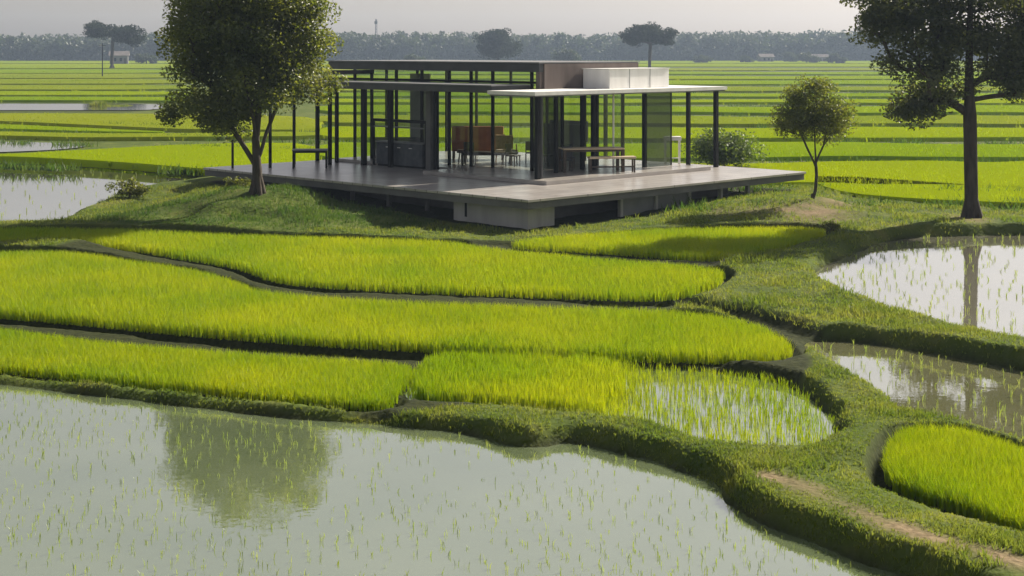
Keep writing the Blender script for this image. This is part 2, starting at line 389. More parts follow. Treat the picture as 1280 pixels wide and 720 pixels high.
TRAIL = GP([(965, 592), (1000, 606), (1060, 630), (1120, 655), (1190, 680), (1280, 708), (1380, 740)], 0.36)
BARE = [(GP([(1000, 262)], 0.95)[0], 2.2), (GP([(1060, 256)], 0.9)[0], 1.5), (GP([(950, 256)], 1.0)[0], 1.2), (GP([(905, 262)], .85)[0], .8), (np.array([16.0, 52.6]), 1.0)]
def dirt_mask(x, y):
    P = np.stack([x, y], 1)
    m = np.clip(1 - poly_dist_line(P, TRAIL) / 0.42, 0, 1) * (0.25 + 1.2 * vnoise(x, y, .5, 8))
    for c, r in BARE:
        m = np.maximum(m, np.clip(1.15 - np.hypot(x - c[0], (y - c[1]) * 0.8) / r, 0, 1) * (0.3 + vnoise(x, y, 0.7, 9)))
    return np.clip(m, 0, 1)
def mud_shade_mask(x, y, z):
    """bare mud: banks, pond beds, under the crop, below the deck; shade tone in furrows and ditch"""
    P = np.stack([x, y], 1); m = np.zeros(len(x)); fq = []
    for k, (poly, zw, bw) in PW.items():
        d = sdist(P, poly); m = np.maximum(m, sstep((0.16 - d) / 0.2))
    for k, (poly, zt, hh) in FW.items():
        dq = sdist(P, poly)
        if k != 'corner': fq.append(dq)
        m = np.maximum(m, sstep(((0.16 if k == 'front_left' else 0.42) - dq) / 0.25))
    fq.append(sdist(P, PW['sparse'][0]) + .1); fq = np.sort(np.array(fq), 0); m = np.maximum(m, sstep((2.1 - fq[0] - fq[1]) / .25))  # furrow mud, painted dark for the shade between crops
    m = np.maximum(m, sstep((.7 - poly_dist_line(P, SHADE_DITCH)) / .3))  # ditch bed gets the same dark tone as painted shade
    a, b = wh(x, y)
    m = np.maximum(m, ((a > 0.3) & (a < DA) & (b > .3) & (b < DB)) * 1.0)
    return m
att = gme.attributes.new('dirt', 'FLOAT', 'POINT'); att.data.foreach_set('value', dirt_mask(gx, gy).astype(np.float32))
att = gme.attributes.new('mud_shade', 'FLOAT', 'POINT'); att.data.foreach_set('value', mud_shade_mask(gx, gy, gz).astype(np.float32))

m, nt, out = new_mat('ground_earth')
geo = nd(nt, 'ShaderNodeNewGeometry')
n1 = nd(nt, 'ShaderNodeTexNoise'); n1.inputs['Scale'].default_value = 0.9; n1.inputs['Detail'].default_value = 8
nt.links.new(geo.outputs['Position'], n1.inputs['Vector'])
n2 = nd(nt, 'ShaderNodeTexNoise'); n2.inputs['Scale'].default_value = 9; n2.inputs['Detail'].default_value = 6
nt.links.new(geo.outputs['Position'], n2.inputs['Vector'])
gr = ramp(nt, [(0.25, (0.045, 0.075, 0.014)), (0.55, (0.085, 0.115, 0.022)), (0.8, (0.15, 0.15, 0.045))], n1.outputs['Fac'])
di = ramp(nt, [(0.3, (0.14, 0.105, 0.06)), (0.7, (0.27, 0.205, 0.125))], n2.outputs['Fac'])
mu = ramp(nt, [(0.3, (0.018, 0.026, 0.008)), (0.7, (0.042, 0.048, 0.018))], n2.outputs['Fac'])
aD = nd(nt, 'ShaderNodeAttribute', attribute_name='dirt'); aM = nd(nt, 'ShaderNodeAttribute', attribute_name='mud_shade')
mx1 = nd(nt, 'ShaderNodeMix', data_type='RGBA'); mx2 = nd(nt, 'ShaderNodeMix', data_type='RGBA')
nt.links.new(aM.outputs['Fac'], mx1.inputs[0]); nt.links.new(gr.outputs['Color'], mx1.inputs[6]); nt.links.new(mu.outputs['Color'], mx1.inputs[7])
nt.links.new(aD.outputs['Fac'], mx2.inputs[0]); nt.links.new(mx1.outputs[2], mx2.inputs[6]); nt.links.new(di.outputs['Color'], mx2.inputs[7])
b = nd(nt, 'ShaderNodeBsdfPrincipled'); b.inputs['Roughness'].default_value = 0.95; b.inputs['Specular IOR Level'].default_value = 0.1
nt.links.new(mx2.outputs[2], b.inputs['Base Color'])
bp = nd(nt, 'ShaderNodeBump'); bp.inputs['Strength'].default_value = 0.7; bp.inputs['Distance'].default_value = 0.06
nt.links.new(n2.outputs['Fac'], bp.inputs['Height']); nt.links.new(bp.outputs['Normal'], b.inputs['Normal'])
nt.links.new(b.outputs['BSDF'], out.inputs['Surface'])
M['ground'] = m
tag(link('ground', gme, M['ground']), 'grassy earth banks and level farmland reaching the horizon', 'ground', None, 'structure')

# water sheets
WL = {'near': 'large flooded paddy in the foreground mirroring the round tree', 'left': 'flooded paddy left of the tree mound', 'right': 'bright flooded paddy below the tall right tree',
      'middle': 'flooded paddy between the sparse paddy and the right bank', 'sparse': 'shallow water under the sparse rice', 'strip_upper': 'narrow far flooded strip, the more distant one at left', 'strip_lower': 'narrow far flooded strip, the nearer one at left'}
for k, (poly, zw, bw) in PW.items():
    c = poly.mean(0)
    dirv = poly - np.roll(poly, 1, axis=0)
    area = 0.5 * np.sum(poly[:, 0] * np.roll(poly[:, 1], -1) - np.roll(poly[:, 0], -1) * poly[:, 1])
    nrm = np.stack([np.roll(poly, -1, 0)[:, 1] - np.roll(poly, 1, 0)[:, 1], -(np.roll(poly, -1, 0)[:, 0] - np.roll(poly, 1, 0)[:, 0])], 1)
    nrm /= np.maximum(np.linalg.norm(nrm, axis=1, keepdims=True), 1e-6)
    if area < 0: nrm = -nrm
    grown = poly + nrm * 0.12
    bm = bmesh.new(); bm.faces.new([bm.verts.new((p[0], p[1], zw)) for p in grown])
    bmesh.ops.recalc_face_normals(bm, faces=bm.faces)
    if list(bm.faces)[0].normal.z < 0: bmesh.ops.reverse_faces(bm, faces=bm.faces)
    bmesh.ops.triangulate(bm, faces=bm.faces)
    me = bpy.data.meshes.new('pond'); bm.to_mesh(me); bm.free()
    tag(link('pond', me, M['water' if k in ('near', 'sparse') else ('water_mid' if k == 'middle' else 'water_pale')]), WL[k], 'pond', None, 'structure')

# ------------------------------------------------------------------ blades of rice and grass
def blades(base, h, ang, lean, w, two=True):
    """mesh arrays for tapering blades; base (N,3)"""
    N = len(base)
    dirx, diry = np.cos(ang), np.sin(ang)
    fa = R.uniform(0, math.pi, N) if True else ang
    wx, wy = np.cos(fa) * w / 2, np.sin(fa) * w / 2
    v = np.zeros((N, 5 if two else 3, 3), np.float32)
    v[:, 0] = base; v[:, 0, 0] -= wx; v[:, 0, 1] -= wy
    v[:, 1] = base; v[:, 1, 0] += wx; v[:, 1, 1] += wy
    tip = base.copy(); tip[:, 0] += dirx * lean; tip[:, 1] += diry * lean; tip[:, 2] += h
    if two:
        mid = base.copy(); mid[:, 0] += dirx * lean * .3; mid[:, 1] += diry * lean * .3; mid[:, 2] += h * .62
        v[:, 2] = mid; v[:, 2, 0] += wx * .9; v[:, 2, 1] += wy * .9
        v[:, 3] = mid; v[:, 3, 0] -= wx * .9; v[:, 3, 1] -= wy * .9
        v[:, 4] = tip
        o = (np.arange(N) * 5)[:, None]
        L = (o + np.array([0, 1, 2, 3, 3, 2, 4])).ravel()
        T = np.tile([4, 3], N)
    else:
        v[:, 2] = tip
        o = (np.arange(N) * 3)[:, None]
        L = (o + np.array([0, 1, 2])).ravel(); T = np.full(N, 3)
    return v.reshape(-1, 3), L, T

def join(parts):
    V, L, T, off = [], [], [], 0
    for v, l, t in parts:
        V.append(v); L.append(l + off); T.append(t); off += len(v)
    return np.concatenate(V), np.concatenate(L), np.concatenate(T)

def inframe(x, y, margin=0.30, zt=0.5):
    px = 640 + x * F / np.maximum(y, 1)
    return (y > 15) & (px > -1280 * margin) & (px < 1280 * (1 + margin))

def fill(poly, s, jit=0.3, rot=0.0, row=1.0):
    lo, hi = poly.min(0) - 1, poly.max(0) + 1
    c = (lo + hi) / 2; rad = np.hypot(*(hi - lo)) / 2
    n = int(rad * 2 / s) + 1
    g1 = (np.arange(n) - n / 2) * s; g2 = (np.arange(int(n / row)) - n / row / 2) * s * row
    U, V = np.meshgrid(g1, g2); U = U.ravel() + R.uniform(-jit, jit, U.size) * s; V = V.ravel() + R.uniform(-jit, jit, V.size) * s
    x = c[0] + U * math.cos(rot) - V * math.sin(rot); y = c[1] + U * math.sin(rot) + V * math.cos(rot)
    k = (x > lo[0]) & (x < hi[0]) & (y > lo[1]) & (y < hi[1]) & inframe(x, y)
    x, y = x[k], y[k]
    d = sdist(np.stack([x, y], 1), poly)
    return x[d < 0], y[d < 0], d[d < 0]

def tufts(x, y, z, hh, K, w, spread, lean=(0.1, 0.5), two=True):
    N = len(x)
    X = np.repeat(x, K) + R.normal(0, spread, N * K); Yv = np.repeat(y, K) + R.normal(0, spread, N * K)
    h = np.repeat(hh, K) * R.uniform(0.72, 1.08, N * K)
    base = np.stack([X, Yv, np.repeat(z, K)], 1).astype(np.float32)
    ang = R.uniform(0, 2 * math.pi, N * K)
    return blades(base, h, ang, h * R.uniform(lean[0], lean[1], N * K), w * R.uniform(.7, 1.2, N * K), two)

LAB = {'front_left': 'low bright rice field behind the foreground bank, ending at the narrow diagonal ditch',
       'middle_long': 'longest bright rice field with a rounded right end, across the middle of the view',
       'back_long': 'rice field with a stepped front edge and its far left end in tree shade',
       'front_of_house': 'slim rice field directly in front of the house base',
       'corner': 'dense dark-edged rice patch beside the dirt trail at lower right'}
for k, (poly, zt, hh) in FW.items():
    ym = np.median(poly[:, 1])
    s = 0.0027 * ym
    x, y, d = fill(poly, s, 0.20, 0.10, 1.0)
    hv = hh * (0.86 + 0.16 * vnoise(x, y, 1.7, 3) + 0.06 * vnoise(x, y, .5, 6) + 0.03 * R.normal(0, 1, len(x)))
    hv *= 0.86 + 0.14 * sstep(-d / 0.15)
    part = tufts(x, y, np.full(len(x), zt - hh), hv, 10, 0.009 + 0.00012 * ym, s * 0.22, (0.10, 0.42))
    o = link('rice_field', mesh_polys('rice_field', *part), M['rice'])
    tag(o, LAB[k], 'rice field', None, 'stuff')

# sparse paddy: dense to the left, thinning over open water
poly, zw, _ = PW['sparse']
x, y, d = fill(poly, 0.085, 0.28, 0.1)
a_ = (x - G(600, 480, .1)[0]) / (G(1045, 540, .1)[0] - G(600, 480, .1)[0])
den = np.clip(1.10 - 1.0 * sstep((a_ - 0.30) / 0.40), 0.42, 1.0)
tcore = np.hypot((x - G(935, 522, .1)[0]) / 2.6, (y - G(935, 522, .1)[1]) / 2.6)
den = np.minimum(den, 0.40 + 0.6 * sstep((tcore - 0.55) / 0.75))
den = np.where(d > -0.12, den * .7, den)
k = R.uniform(0, 1, len(x)) < den
x, y, den = x[k], y[k], den[k]
hv = (0.14 + 0.20 * np.clip(den, 0, 1)) * R.uniform(.75, 1.1, len(x))
thin = den < 0.8
part = join([tufts(x[~thin], y[~thin], np.full((~thin).sum(), zw - 0.02), hv[~thin], 9, 0.015, 0.028, (0.04, 0.28)),
             tufts(x[thin], y[thin], np.full(thin.sum(), zw - 0.02), hv[thin], 4, 0.011, 0.018, (0.05, 0.35))])
tag(link('rice_field', mesh_polys('rice_field', *part), M['rice']), 'pale rice field thinning to open water at its right end', 'rice field', None, 'stuff')

# seedlings standing in the ponds
def seedlings(key, s, keep, hgt, K, label, w=0.010):
    poly, zw, _ = PW[key]
    x, y, d = fill(poly, s, 0.30, 0.15)
    k = (d < -0.15) & (R.uniform(0, 1, len(x)) < keep * (0.3 + 1.2 * vnoise(x, y, 2.5, 12))) & inframe(x, y, .12)
    x, y = x[k], y[k]
    part = tufts(x, y, np.full(len(x), zw - 0.02), R.uniform(.5, 1.1, len(x)) * hgt, K, w, 0.018, (0.1, 0.6))
    tag(link('rice_seedlings', mesh_polys('rice_seedlings', *part), M['seedling']), label, 'seedlings', None, 'stuff')
seedlings('near', 0.21, 0.6, 0.125, 3, 'thin young rice shoots standing in the large foreground water')
seedlings('right', 0.42, 0.6, 0.20, 4, 'thin rice shoots in the bright water below the tall tree', 0.016)
seedlings('middle', 0.34, 0.55, 0.18, 4, 'thin rice shoots in the water between two right banks', 0.013)
seedlings('left', 0.8, 0.5, 0.2, 3, 'few rice shoots in the water left of the tree mound', 0.02)

# grass on banks and mound
def grass_patch(cells_y0, cells_y1, s0, label, hmul=1.0, K=5):
    parts = []
    X, Yv = [], []
    y = cells_y0
    while y < cells_y1:
        st = s0 * y / 25.0
        n = int(0.95 * y / st) + 1
        xx = (np.arange(n) - n / 2) * st + R.uniform(-.5, .5, n) * st
        X.append(xx); Yv.append(y + R.uniform(-.6, .6, n) * st)
        y += st * 1.15
    x, yv = np.concatenate(X), np.concatenate(Yv)
    k = inframe(x, yv, 0.22); x, yv = x[k], yv[k]
    P = np.stack([x, yv], 1)
    keep = np.ones(len(x), bool); hm = np.ones(len(x)); fd = []
    for kk, (poly, zw, bw) in PW.items():
        if kk.startswith('strip'): continue
        d = sdist(P, poly); keep &= d > 0.03 + 0.16 * (vnoise(x, yv, .45, 17) - .35)
        hm = np.where(d < 0.5, hm * .75, hm)
    for kk, (poly, zt, hh) in FW.items():
        d = sdist(P, poly); keep &= d > (0.10 if kk == 'front_left' else 0.30)
        if kk != 'corner': fd.append(d)
        hm = np.where(d < 0.6, hm * .6, hm)
    fd.append(sdist(P, PW['sparse'][0]) + .1); fd = np.sort(np.array(fd), 0); keep &= fd[0] + fd[1] > 2.0
    keep &= poly_dist_line(P, SHADE_DITCH) > .42
    a, b = wh(x, yv)
    keep &= ~((a > -0.05) & (a < DA + .05) & (b > -0.05) & (b < DB + .05)) | ((a > 9) & (b < .5) & (a < DA))
    dm = dirt_mask(x, yv)
    keep &= R.uniform(0, 1, len(x)) > dm * 1.25
    keep &= R.uniform(0, 1, len(x)) < 0.22 + 1.15 * vnoise(x, yv, 0.9, 21)
    x, yv, hm, dm = x[keep], yv[keep], hm[keep], dm[keep]
    z = ground_z(x, yv)
    h = hm * hmul * (0.05 + 0.14 * vnoise(x, yv, 1.3, 22) ** 1.4) * R.uniform(.6, 1.3, len(x)) * (1 - .5 * dm)
    mound = np.exp(-((x + 8.5) / 5) ** 2 - ((yv - 55.5) / 4) ** 2)
    h *= 1 + 0.35 * mound
    lush = np.exp(-((x + 8.8) / 6) ** 2 - ((yv - 54.5) / 4.5) ** 2) > 0.25 + .25 * vnoise(x, yv, 1.2, 31)  # mound area whose grass has shade mixed into its green
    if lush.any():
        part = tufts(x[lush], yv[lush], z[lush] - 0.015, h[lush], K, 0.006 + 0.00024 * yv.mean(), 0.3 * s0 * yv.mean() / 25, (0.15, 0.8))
        tag(link('grass', mesh_polys('grass', *part), M['grass_lush_shade']), 'lush green grass, shade-darkened in colour, on the mound under the round tree', 'grass', None, 'stuff')
    x, yv, z, h = x[~lush], yv[~lush], z[~lush], h[~lush]
    part = tufts(x, yv, z - 0.015, h, K, 0.006 + 0.00024 * yv.mean(), 0.3 * s0 * yv.mean() / 25, (0.15, 0.9))
    tag(link('grass', mesh_polys('grass', *part), M['grass']), label, 'grass', None, 'stuff')
grass_patch(18.2, 34.0, 0.058, 'short yellow-green grass on the front banks and trail edges')
grass_patch(34.0, 64.0, 0.066, 'rough grass around the house, the mound and the right trees', 1.25)

# ------------------------------------------------------------------ far rice strips
def strip(pts, z_top, hh, label, dist_s=0.0050, K=6, mat='rice_far', group='rice fields behind the house'):
    poly = chaikin(GP(pts, z_top), 1)
    parts = []
    y0, y1 = poly[:, 1].min(), poly[:, 1].max()
    # canopy body with side faces
    bm = bmesh.new()
    ins = poly
    bmesh_pts = [bm.verts.new((p[0], p[1], z_top - hh * .30)) for p in ins]
    low = [bm.verts.new((p[0], p[1], 0.6)) for p in ins]
    f = bm.faces.new(bmesh_pts)
    n = len(ins)
    for i in range(n): bm.faces.new((low[i], low[(i + 1) % n], bmesh_pts[(i + 1) % n], bmesh_pts[i]))
    bmesh.ops.triangulate(bm, faces=[f])
    bm.verts.ensure_lookup_table()
    V = np.array([v.co[:] for v in bm.verts]); Lp = np.array([v.index for f in bm.faces for v in f.verts]) if False else None
    bm.verts.index_update()
    L_, T_ = [], []
    for f in bm.faces:
        L_ += [v.index for v in f.verts]; T_.append(len(f.verts))
    bm.free()
    parts.append((V, np.array(L_), np.array(T_)))
    y = y0; X, Yv = [], []
    while y < y1:
        st = dist_s * y
        n = int(0.98 * y / st)
        X.append((np.arange(n) - n / 2) * st + R.uniform(-.5, .5, n) * st); Yv.append(y + R.uniform(-.5, .5, n) * st * 1.2)
        y += st * 1.2
    x, yv = np.concatenate(X), np.concatenate(Yv)
    k = inframe(x, yv, .15); x, yv = x[k], yv[k]
    d = sdist(np.stack([x, yv], 1), poly); k = d < -0.02
    x, yv = x[k], yv[k]
    if len(x):
        hv = hh * (0.95 + 0.12 * R.normal(0, 1, len(x)))
        parts.append(tufts(x, yv, np.full(len(x), z_top - hh), hv, K, 0.0011 * np.median(yv), dist_s * np.median(yv) * .35, (0.1, 0.6), False))
    o = link('rice_field', mesh_polys('rice_field', *join(parts)), M[mat])
    tag(o, label, 'rice field', group, 'stuff')

ZT = 1.08
def slope(row, px, tilt):           # boundary rows drift a little across the picture
    return row + tilt * (px - 900) / 380.0
rows = [(246, 0, 'nearest strip of rice beyond the bank of the tall right tree'),
        (224, 8, 'second strip of rice behind the tall right tree, counted away from the house'),
        (195, -1.5, 'third strip of rice level with the thin trunk fork of the small tree'),
        (171, .3, 'fourth strip of rice seen behind the crown of the small tree'),
        (153, .5, 'fifth strip of rice, just below the lowest leaves of the tall right tree'),
        (139.5, .3, 'sixth strip of rice, behind the lowest leaf mass of the tall right tree'),
        (127.5, .3, 'seventh strip of rice, level with the top of the small tree canopy'),
        (119.5, .2, 'eighth strip of rice, level with the white canopy edge of the house'),
        (112.5, .2, 'ninth strip of rice, just above the white canopy edge of the house'),
        (105, .2, 'tenth strip of rice, level with the white box on the roof'),
        (98, .2, 'eleventh strip of rice, level with the middle of the white roof box'),
        (92.5, .1, 'twelfth strip of rice, level with the top of the white roof box'),
        (87.5, .1, 'thirteenth strip of rice, below the far flat-topped tree'),
        (83.5, .1, None)]
for i in range(len(rows) - 1):
    r0, t0, lab = rows[i]; r1, t1, _ = rows[i + 1]
    gap = 1.0 + (r0 - 80) * 0.035
    xl = 400 if i > 1 else (905 if i == 0 else 830)
    if i == 0:
        pts = [(1560, slope(232, 1560, 0) + 4), (1280, 232), (1020, 214.5), (1018, 226), (1060, 238), (1150, 245), (1280, 250), (1560, 254)]
    else:
        xsn = np.linspace(xl, 1500, 11)
        amp = (r0 - 62) / 100
        pts = [(p, slope(r1, p, t1) + gap * random.uniform(.7, 1.5) + random.uniform(-.5, .5) * amp) for p in xsn] + [(p, slope(r0, p, t0) - gap * random.uniform(0, .5) + random.uniform(-.9, .9) * amp) for p in xsn[::-1]]
    strip(pts, ZT, 0.36, lab, mat=['rice_far', 'rice_far', 'rice_far_green', 'rice_far', 'rice_far_olive', 'rice_far_green', 'rice_far', 'rice_far_green', 'rice_far_olive', 'rice_far_green', 'rice_far', 'rice_far_green', 'rice_far_olive'][i])

LROWS = [([(-160, 192), (0, 190.5), (110, 184.5), (250, 177), (400, 176), (400, 212), (300, 211), (250, 207.5), (150, 199.5), (60, 194.5), (0, 192.5), (-160, 193)], 'yellow-green rice strip left of the round tree trunk, bounded by a thick dark hedge line'),
 ([(-160, 162), (0, 162), (100, 164.5), (220, 164.5), (400, 162), (400, 168), (250, 168.5), (100, 169.5), (60, 168.5), (0, 167), (-160, 166)], 'narrow rice strip between two dark lines left of the round tree'),
 ([(-160, 140), (0, 140), (200, 140.5), (330, 142), (400, 146), (400, 160), (250, 160), (150, 156), (0, 149), (-160, 146)], 'wide rice strip right in front of the far upper white water'),
 ([(-160, 152), (0, 153), (120, 158.5), (230, 163.5), (110, 162), (0, 158.5), (-160, 157)], 'tapering rice strip in front of the wide left strip'),
 ([(-160, 119.5), (0, 119.5), (200, 120), (240, 120.5), (240, 124.5), (150, 124), (-160, 123.6)], 'thin rice strip just behind the far upper white water'),
 ([(-160, 112.5), (240, 113), (240, 117.5), (-160, 117.5)], 'far left rice strip, second behind the upper white water'),
 ([(-160, 105.5), (240, 105), (240, 111), (-160, 110.8)], 'far left rice strip, third behind the upper white water'),
 ([(-160, 98), (240, 98), (240, 103.6), (-160, 103.8)], 'far left rice strip, fourth behind the upper white water'),
 ([(-160, 91.5), (240, 91.5), (240, 96.6), (-160, 96.8)], 'far left rice strip, fifth behind the upper white water'),
 ([(-160, 86), (240, 86), (240, 90.4), (-160, 90.6)], 'far left rice strip at the foot of the pole'),
 ([(150, 214), (250, 218.5), (300, 221), (236, 223), (200, 217.5)], None)]
for pts, lab in LROWS:
    if lab: strip(pts, ZT, 0.36, lab, mat=random.choice(['rice_far', 'rice_far_green', 'rice_far_olive']), group='rice fields left of the round tree')
strip([(-160, 79.5), (400, 79.2), (900, 79.2), (1480, 79.5), (1480, 83), (900, 82.6), (400, 82.6), (240, 84.8), (-160, 84.8)], ZT, 0.36, 'pale hazy rice land along the foot of the distant wood', dist_s=0.0065, group=None)
strip([(-160, 75.8), (400, 75.5), (900, 75.5), (1480, 75.8), (1480, 78.7), (900, 78.5), (400, 78.5), (-160, 78.8)], ZT, 0.36, 'most distant rice land right before the wood', dist_s=0.0065, group=None)

# rough weeds along the far bunds
bx_, by_ = [], []
for i in range(len(rows) - 1):
    n = 260
    px = R.uniform(400 if i > 1 else 830, 1400, n); rr = slope(rows[i][0], px, rows[i][1]) + R.uniform(0, 1.0, n) * (1.0 + (rows[i][0] - 80) * .03)
    k = vnoise(px, px * 0 + i * 50, 28, 40 + i) > .45
    Yq = (H - ZT) * F / (rr[k] - YH); bx_.append((px[k] - 640) * Yq / F); by_.append(Yq)
for row in (118.5, 148, 160, 172, 199):
    px = R.uniform(-140, 400, 200); rr = row + px * (.03 if row > 140 else 0.0) + R.uniform(-.4, .8, 200)
    k = vnoise(px, px * 0 + row, 24, 60) > .42
    Yq = (H - ZT) * F / (rr[k] - YH); bx_.append((px[k] - 640) * Yq / F); by_.append(Yq)
bx_, by_ = np.concatenate(bx_), np.concatenate(by_)
K_ = 9
part = tufts(bx_, by_, np.full(len(bx_), .62), (.30 + .32 * R.uniform(0, 1, len(bx_)) ** 2), K_, .09, .35, (.2, .9), False)
tag(link('grass', mesh_polys('grass', *part), M['grass_lush_shade']), 'rough dark weeds along the bunds of the distant fields', 'grass', None, 'stuff')

# ------------------------------------------------------------------ trees
def tube_edges(edges, nseg=6):
    V, L, T = [], [], []; off = 0
    for p, q, r0, r1 in edges:
        p, q = np.array(p), np.array(q); d = q - p; ln = np.linalg.norm(d)
        if ln < 1e-5: continue
        d = d / ln
        u = np.cross(d, [0.3, 0.9, 0.1]); u /= np.linalg.norm(u); w = np.cross(d, u)
        t = np.linspace(0, 2 * math.pi, nseg, endpoint=False)
        ring = np.cos(t)[:, None] * u + np.sin(t)[:, None] * w
        V.append(p - d * r0 * .15 + ring * r0); V.append(q + ring * r1)
        for i in range(nseg):
            j = (i + 1) % nseg
            L += [off + i, off + j, off + nseg + j, off + nseg + i]; T.append(4)
        off += 2 * nseg
    return np.concatenate(V), np.array(L), np.array(T)

def leaf_cloud(centers, sig, per, size, flat=0.65):
    C = np.repeat(centers, per, axis=0); N = len(C)
    S = np.repeat(sig, per)[:, None]
    g = R.normal(0, 1, (N, 3)); g /= np.maximum(1, np.linalg.norm(g, axis=1, keepdims=True) / 1.9)
    P = C + g * S * np.array([1, 1, flat])
    n = R.normal(0, 1, (N, 3)); n[:, 2] = np.abs(n[:, 2]) + .25; n /= np.linalg.norm(n, axis=1, keepdims=True)
    t = np.cross(n, R.normal(0, 1, (N, 3))); t /= np.maximum(np.linalg.norm(t, axis=1, keepdims=True), 1e-6)
    bt = np.cross(n, t)
    s = size * R.uniform(.6, 1.25, N)[:, None]
    v = np.stack([P - t * s * .5, P + bt * s * .27 + n * s * .06, P + t * s * .5, P - bt * s * .27 + n * s * .06], 1)
    o = (np.arange(N) * 4)[:, None]
    return v.reshape(-1, 3), (o + np.arange(4)).ravel(), np.full(N, 4)

def tree(name, label, cat, loc, trunk, lobes, n_cl, per, lsize, sig, r_base, mat, group=None, flat=.65, shell=0.5, gap=0.45, tip=0.012, bow=0.15, fork_at=0.4, limbs=()):
    """trunk: polyline in local metres; lobes: ellipsoids (x,y,z,rx,ry,rz) that hold the leaf clumps"""
    root = empty(name, loc); tag(root, label, cat, group)
    lob = np.array(lobes, float); vol = lob[:, 3] * lob[:, 4] * lob[:, 5]; pr = vol ** .75 / (vol ** .75).sum()
    cl = []
    tries = 0
    while len(cl) < n_cl and tries < n_cl * 60:
        tries += 1
        l = lob[R.choice(len(lob), p=pr)]
        g = R.normal(0, 1, 3); g /= np.linalg.norm(g)
        rr = R.uniform(0, 1) ** shell
        p = l[:3] + g * rr * l[3:]
        if cl and min(np.linalg.norm(np.array(cl) - p, axis=1)) < gap * sig: continue
        cl.append(p)
    cl = np.array(cl)
    tr = np.array(trunk, float)
    # densify trunk
    pts = [tr[0]]
    for i in range(len(tr) - 1):
        for k in range(1, 5): pts.append(tr[i] + (tr[i + 1] - tr[i]) * k / 4)
    nodes = list(pts); par = [-1] + list(range(len(pts) - 1)); cnt = [0.0] * len(nodes)
    ntr = len(pts)
    for lb in limbs:
        lb = np.array(lb, float)
        j = int(np.argmin(np.linalg.norm(np.array(pts) - lb[0], axis=1))); prev = j
        for i in range(len(lb) - 1):
            for k in range(1, 4):
                nodes.append(lb[i] + (lb[i + 1] - lb[i]) * k / 3); par.append(prev); cnt.append(0.0); prev = len(nodes) - 1
    fork = max(1, int(ntr * fork_at))
    top = pts[-1]
    order = np.argsort(np.linalg.norm(cl - pts[fork], axis=1))
    for ci in order:
        c = cl[ci]
        N = np.array(nodes[fork:]); d = np.linalg.norm(N - c, axis=1)
        d = d + 1.5 * np.maximum(0, N[:, 2] - c[2] + 0.15)      # limbs rise outwards
        j = int(np.argmin(d)) + fork
        a = nodes[j]; prev = j; dd = np.linalg.norm(c - a)
        ns = max(2, min(5, int(dd / 0.5)))
        wob = R.normal(0, 0.05 * dd, 3)
        for k in range(1, ns + 1):
            t = k / ns
            p = a + (c - a) * t + wob * math.sin(math.pi * t) + np.array([0, 0, bow * dd * math.sin(math.pi * t) * .5])
            nodes.append(p); par.append(prev); cnt.append(0.0); prev = len(nodes) - 1
        q_ = prev
        while q_ >= 0: cnt[q_] += 1; q_ = par[q_]
    mxc = cnt[0]
    rad = [max(tip, r_base * 0.92 * (c / mxc) ** 0.52) for c in cnt]
    for i in range(ntr):
        t = i / (ntr - 1)
        rad[i] = max(rad[i], r_base * (1 - 0.72 * t)) if i < ntr - 1 else rad[i]
    rad[0] = r_base * 1.0
    ed = []
    for i in range(1, len(nodes)):
        ed.append((nodes[par[i]], nodes[i], rad[par[i]] if par[i] < ntr and i < ntr else min(rad[par[i]], rad[i] * 1.15), rad[i]))
    # root flare
    b0 = pts[0]
    for k in range(6):
        an = k * math.pi / 3 + R.uniform(-.3, .3)
        ed.append((b0 + np.array([math.cos(an) * r_base * 1.35, math.sin(an) * r_base * 1.35, -0.12]), b0 + np.array([math.cos(an) * r_base * .3, math.sin(an) * r_base * .3, r_base * R.uniform(2.2, 3.4)]), r_base * .55, r_base * .55))
    ed.append((b0 + np.array([0, 0, -0.4]), b0, r_base * 1.25, r_base))
    me = mesh_polys('trunk', *tube_edges(ed, 9)); me.polygons.foreach_set('use_smooth', np.ones(len(me.polygons), bool))
    link('trunk', me, M['bark'], root)
    sg = sig * R.uniform(.75, 1.25, len(cl))
    me = mesh_polys('crown', *leaf_cloud(cl, sg, per, lsize, flat))
    link('crown', me, M[mat], root)
    return root

tx, ty = G(322, 237, 1.5); ty_ = ty
gzt = float(ground_z([tx], [ty])[0])
lob1 = [(-1.8, 0, 3.3, 1.6, 1.8, 1.1), (0.0, -.5, 4.2, 2.2, 2.2, 1.6), (1.2, .3, 4.4, 1.6, 1.7, 1.3), (-1.7, .3, 5.6, 2.0, 2.0, 1.8), (1.05, 0, 6.3, 1.9, 2.0, 1.7), (0, 0, 7.7, 2.6, 2.3, 1.6), (-1.5, 0, 7.0, 1.8, 1.8, 1.4), (-.3, -.8, 6.0, 2.4, 2.0, 1.6), (-2.2, .2, 4.4, 1.2, 1.2, 1.2), (1.9, .2, 5.2, 1.0, 1.2, 1.0), (-1.05, -.2, 2.55, .8, .9, .5)]
tree('round_tree', 'full round broadleaf tree on the grassy mound left of the house', 'tree', (tx, ty, gzt - .05),
     [(0, 0, 0), (-.02, 0, .9), (-.08, .05, 2.0), (.05, 0, 3.2), (0, 0, 4.6), (.1, .0, 6.6)], lob1, 265, 300, 0.15, 0.36, 0.20, 'leaf', shell=0.45, gap=.8, fork_at=.5,
     limbs=[[(0, 0, .9), (-.55, 0, 1.8), (-1.15, 0, 2.7), (-1.7, .1, 3.9), (-1.9, .1, 5.2)], [(0, 0, 1.1), (.3, .1, 2.2), (.8, .15, 3.5), (1.3, .2, 5.0), (1.5, .1, 6.2)], [(0, 0, 1.5), (-.1, -.4, 2.8), (-.3, -.9, 4.2), (-.4, -1.0, 5.6)]])
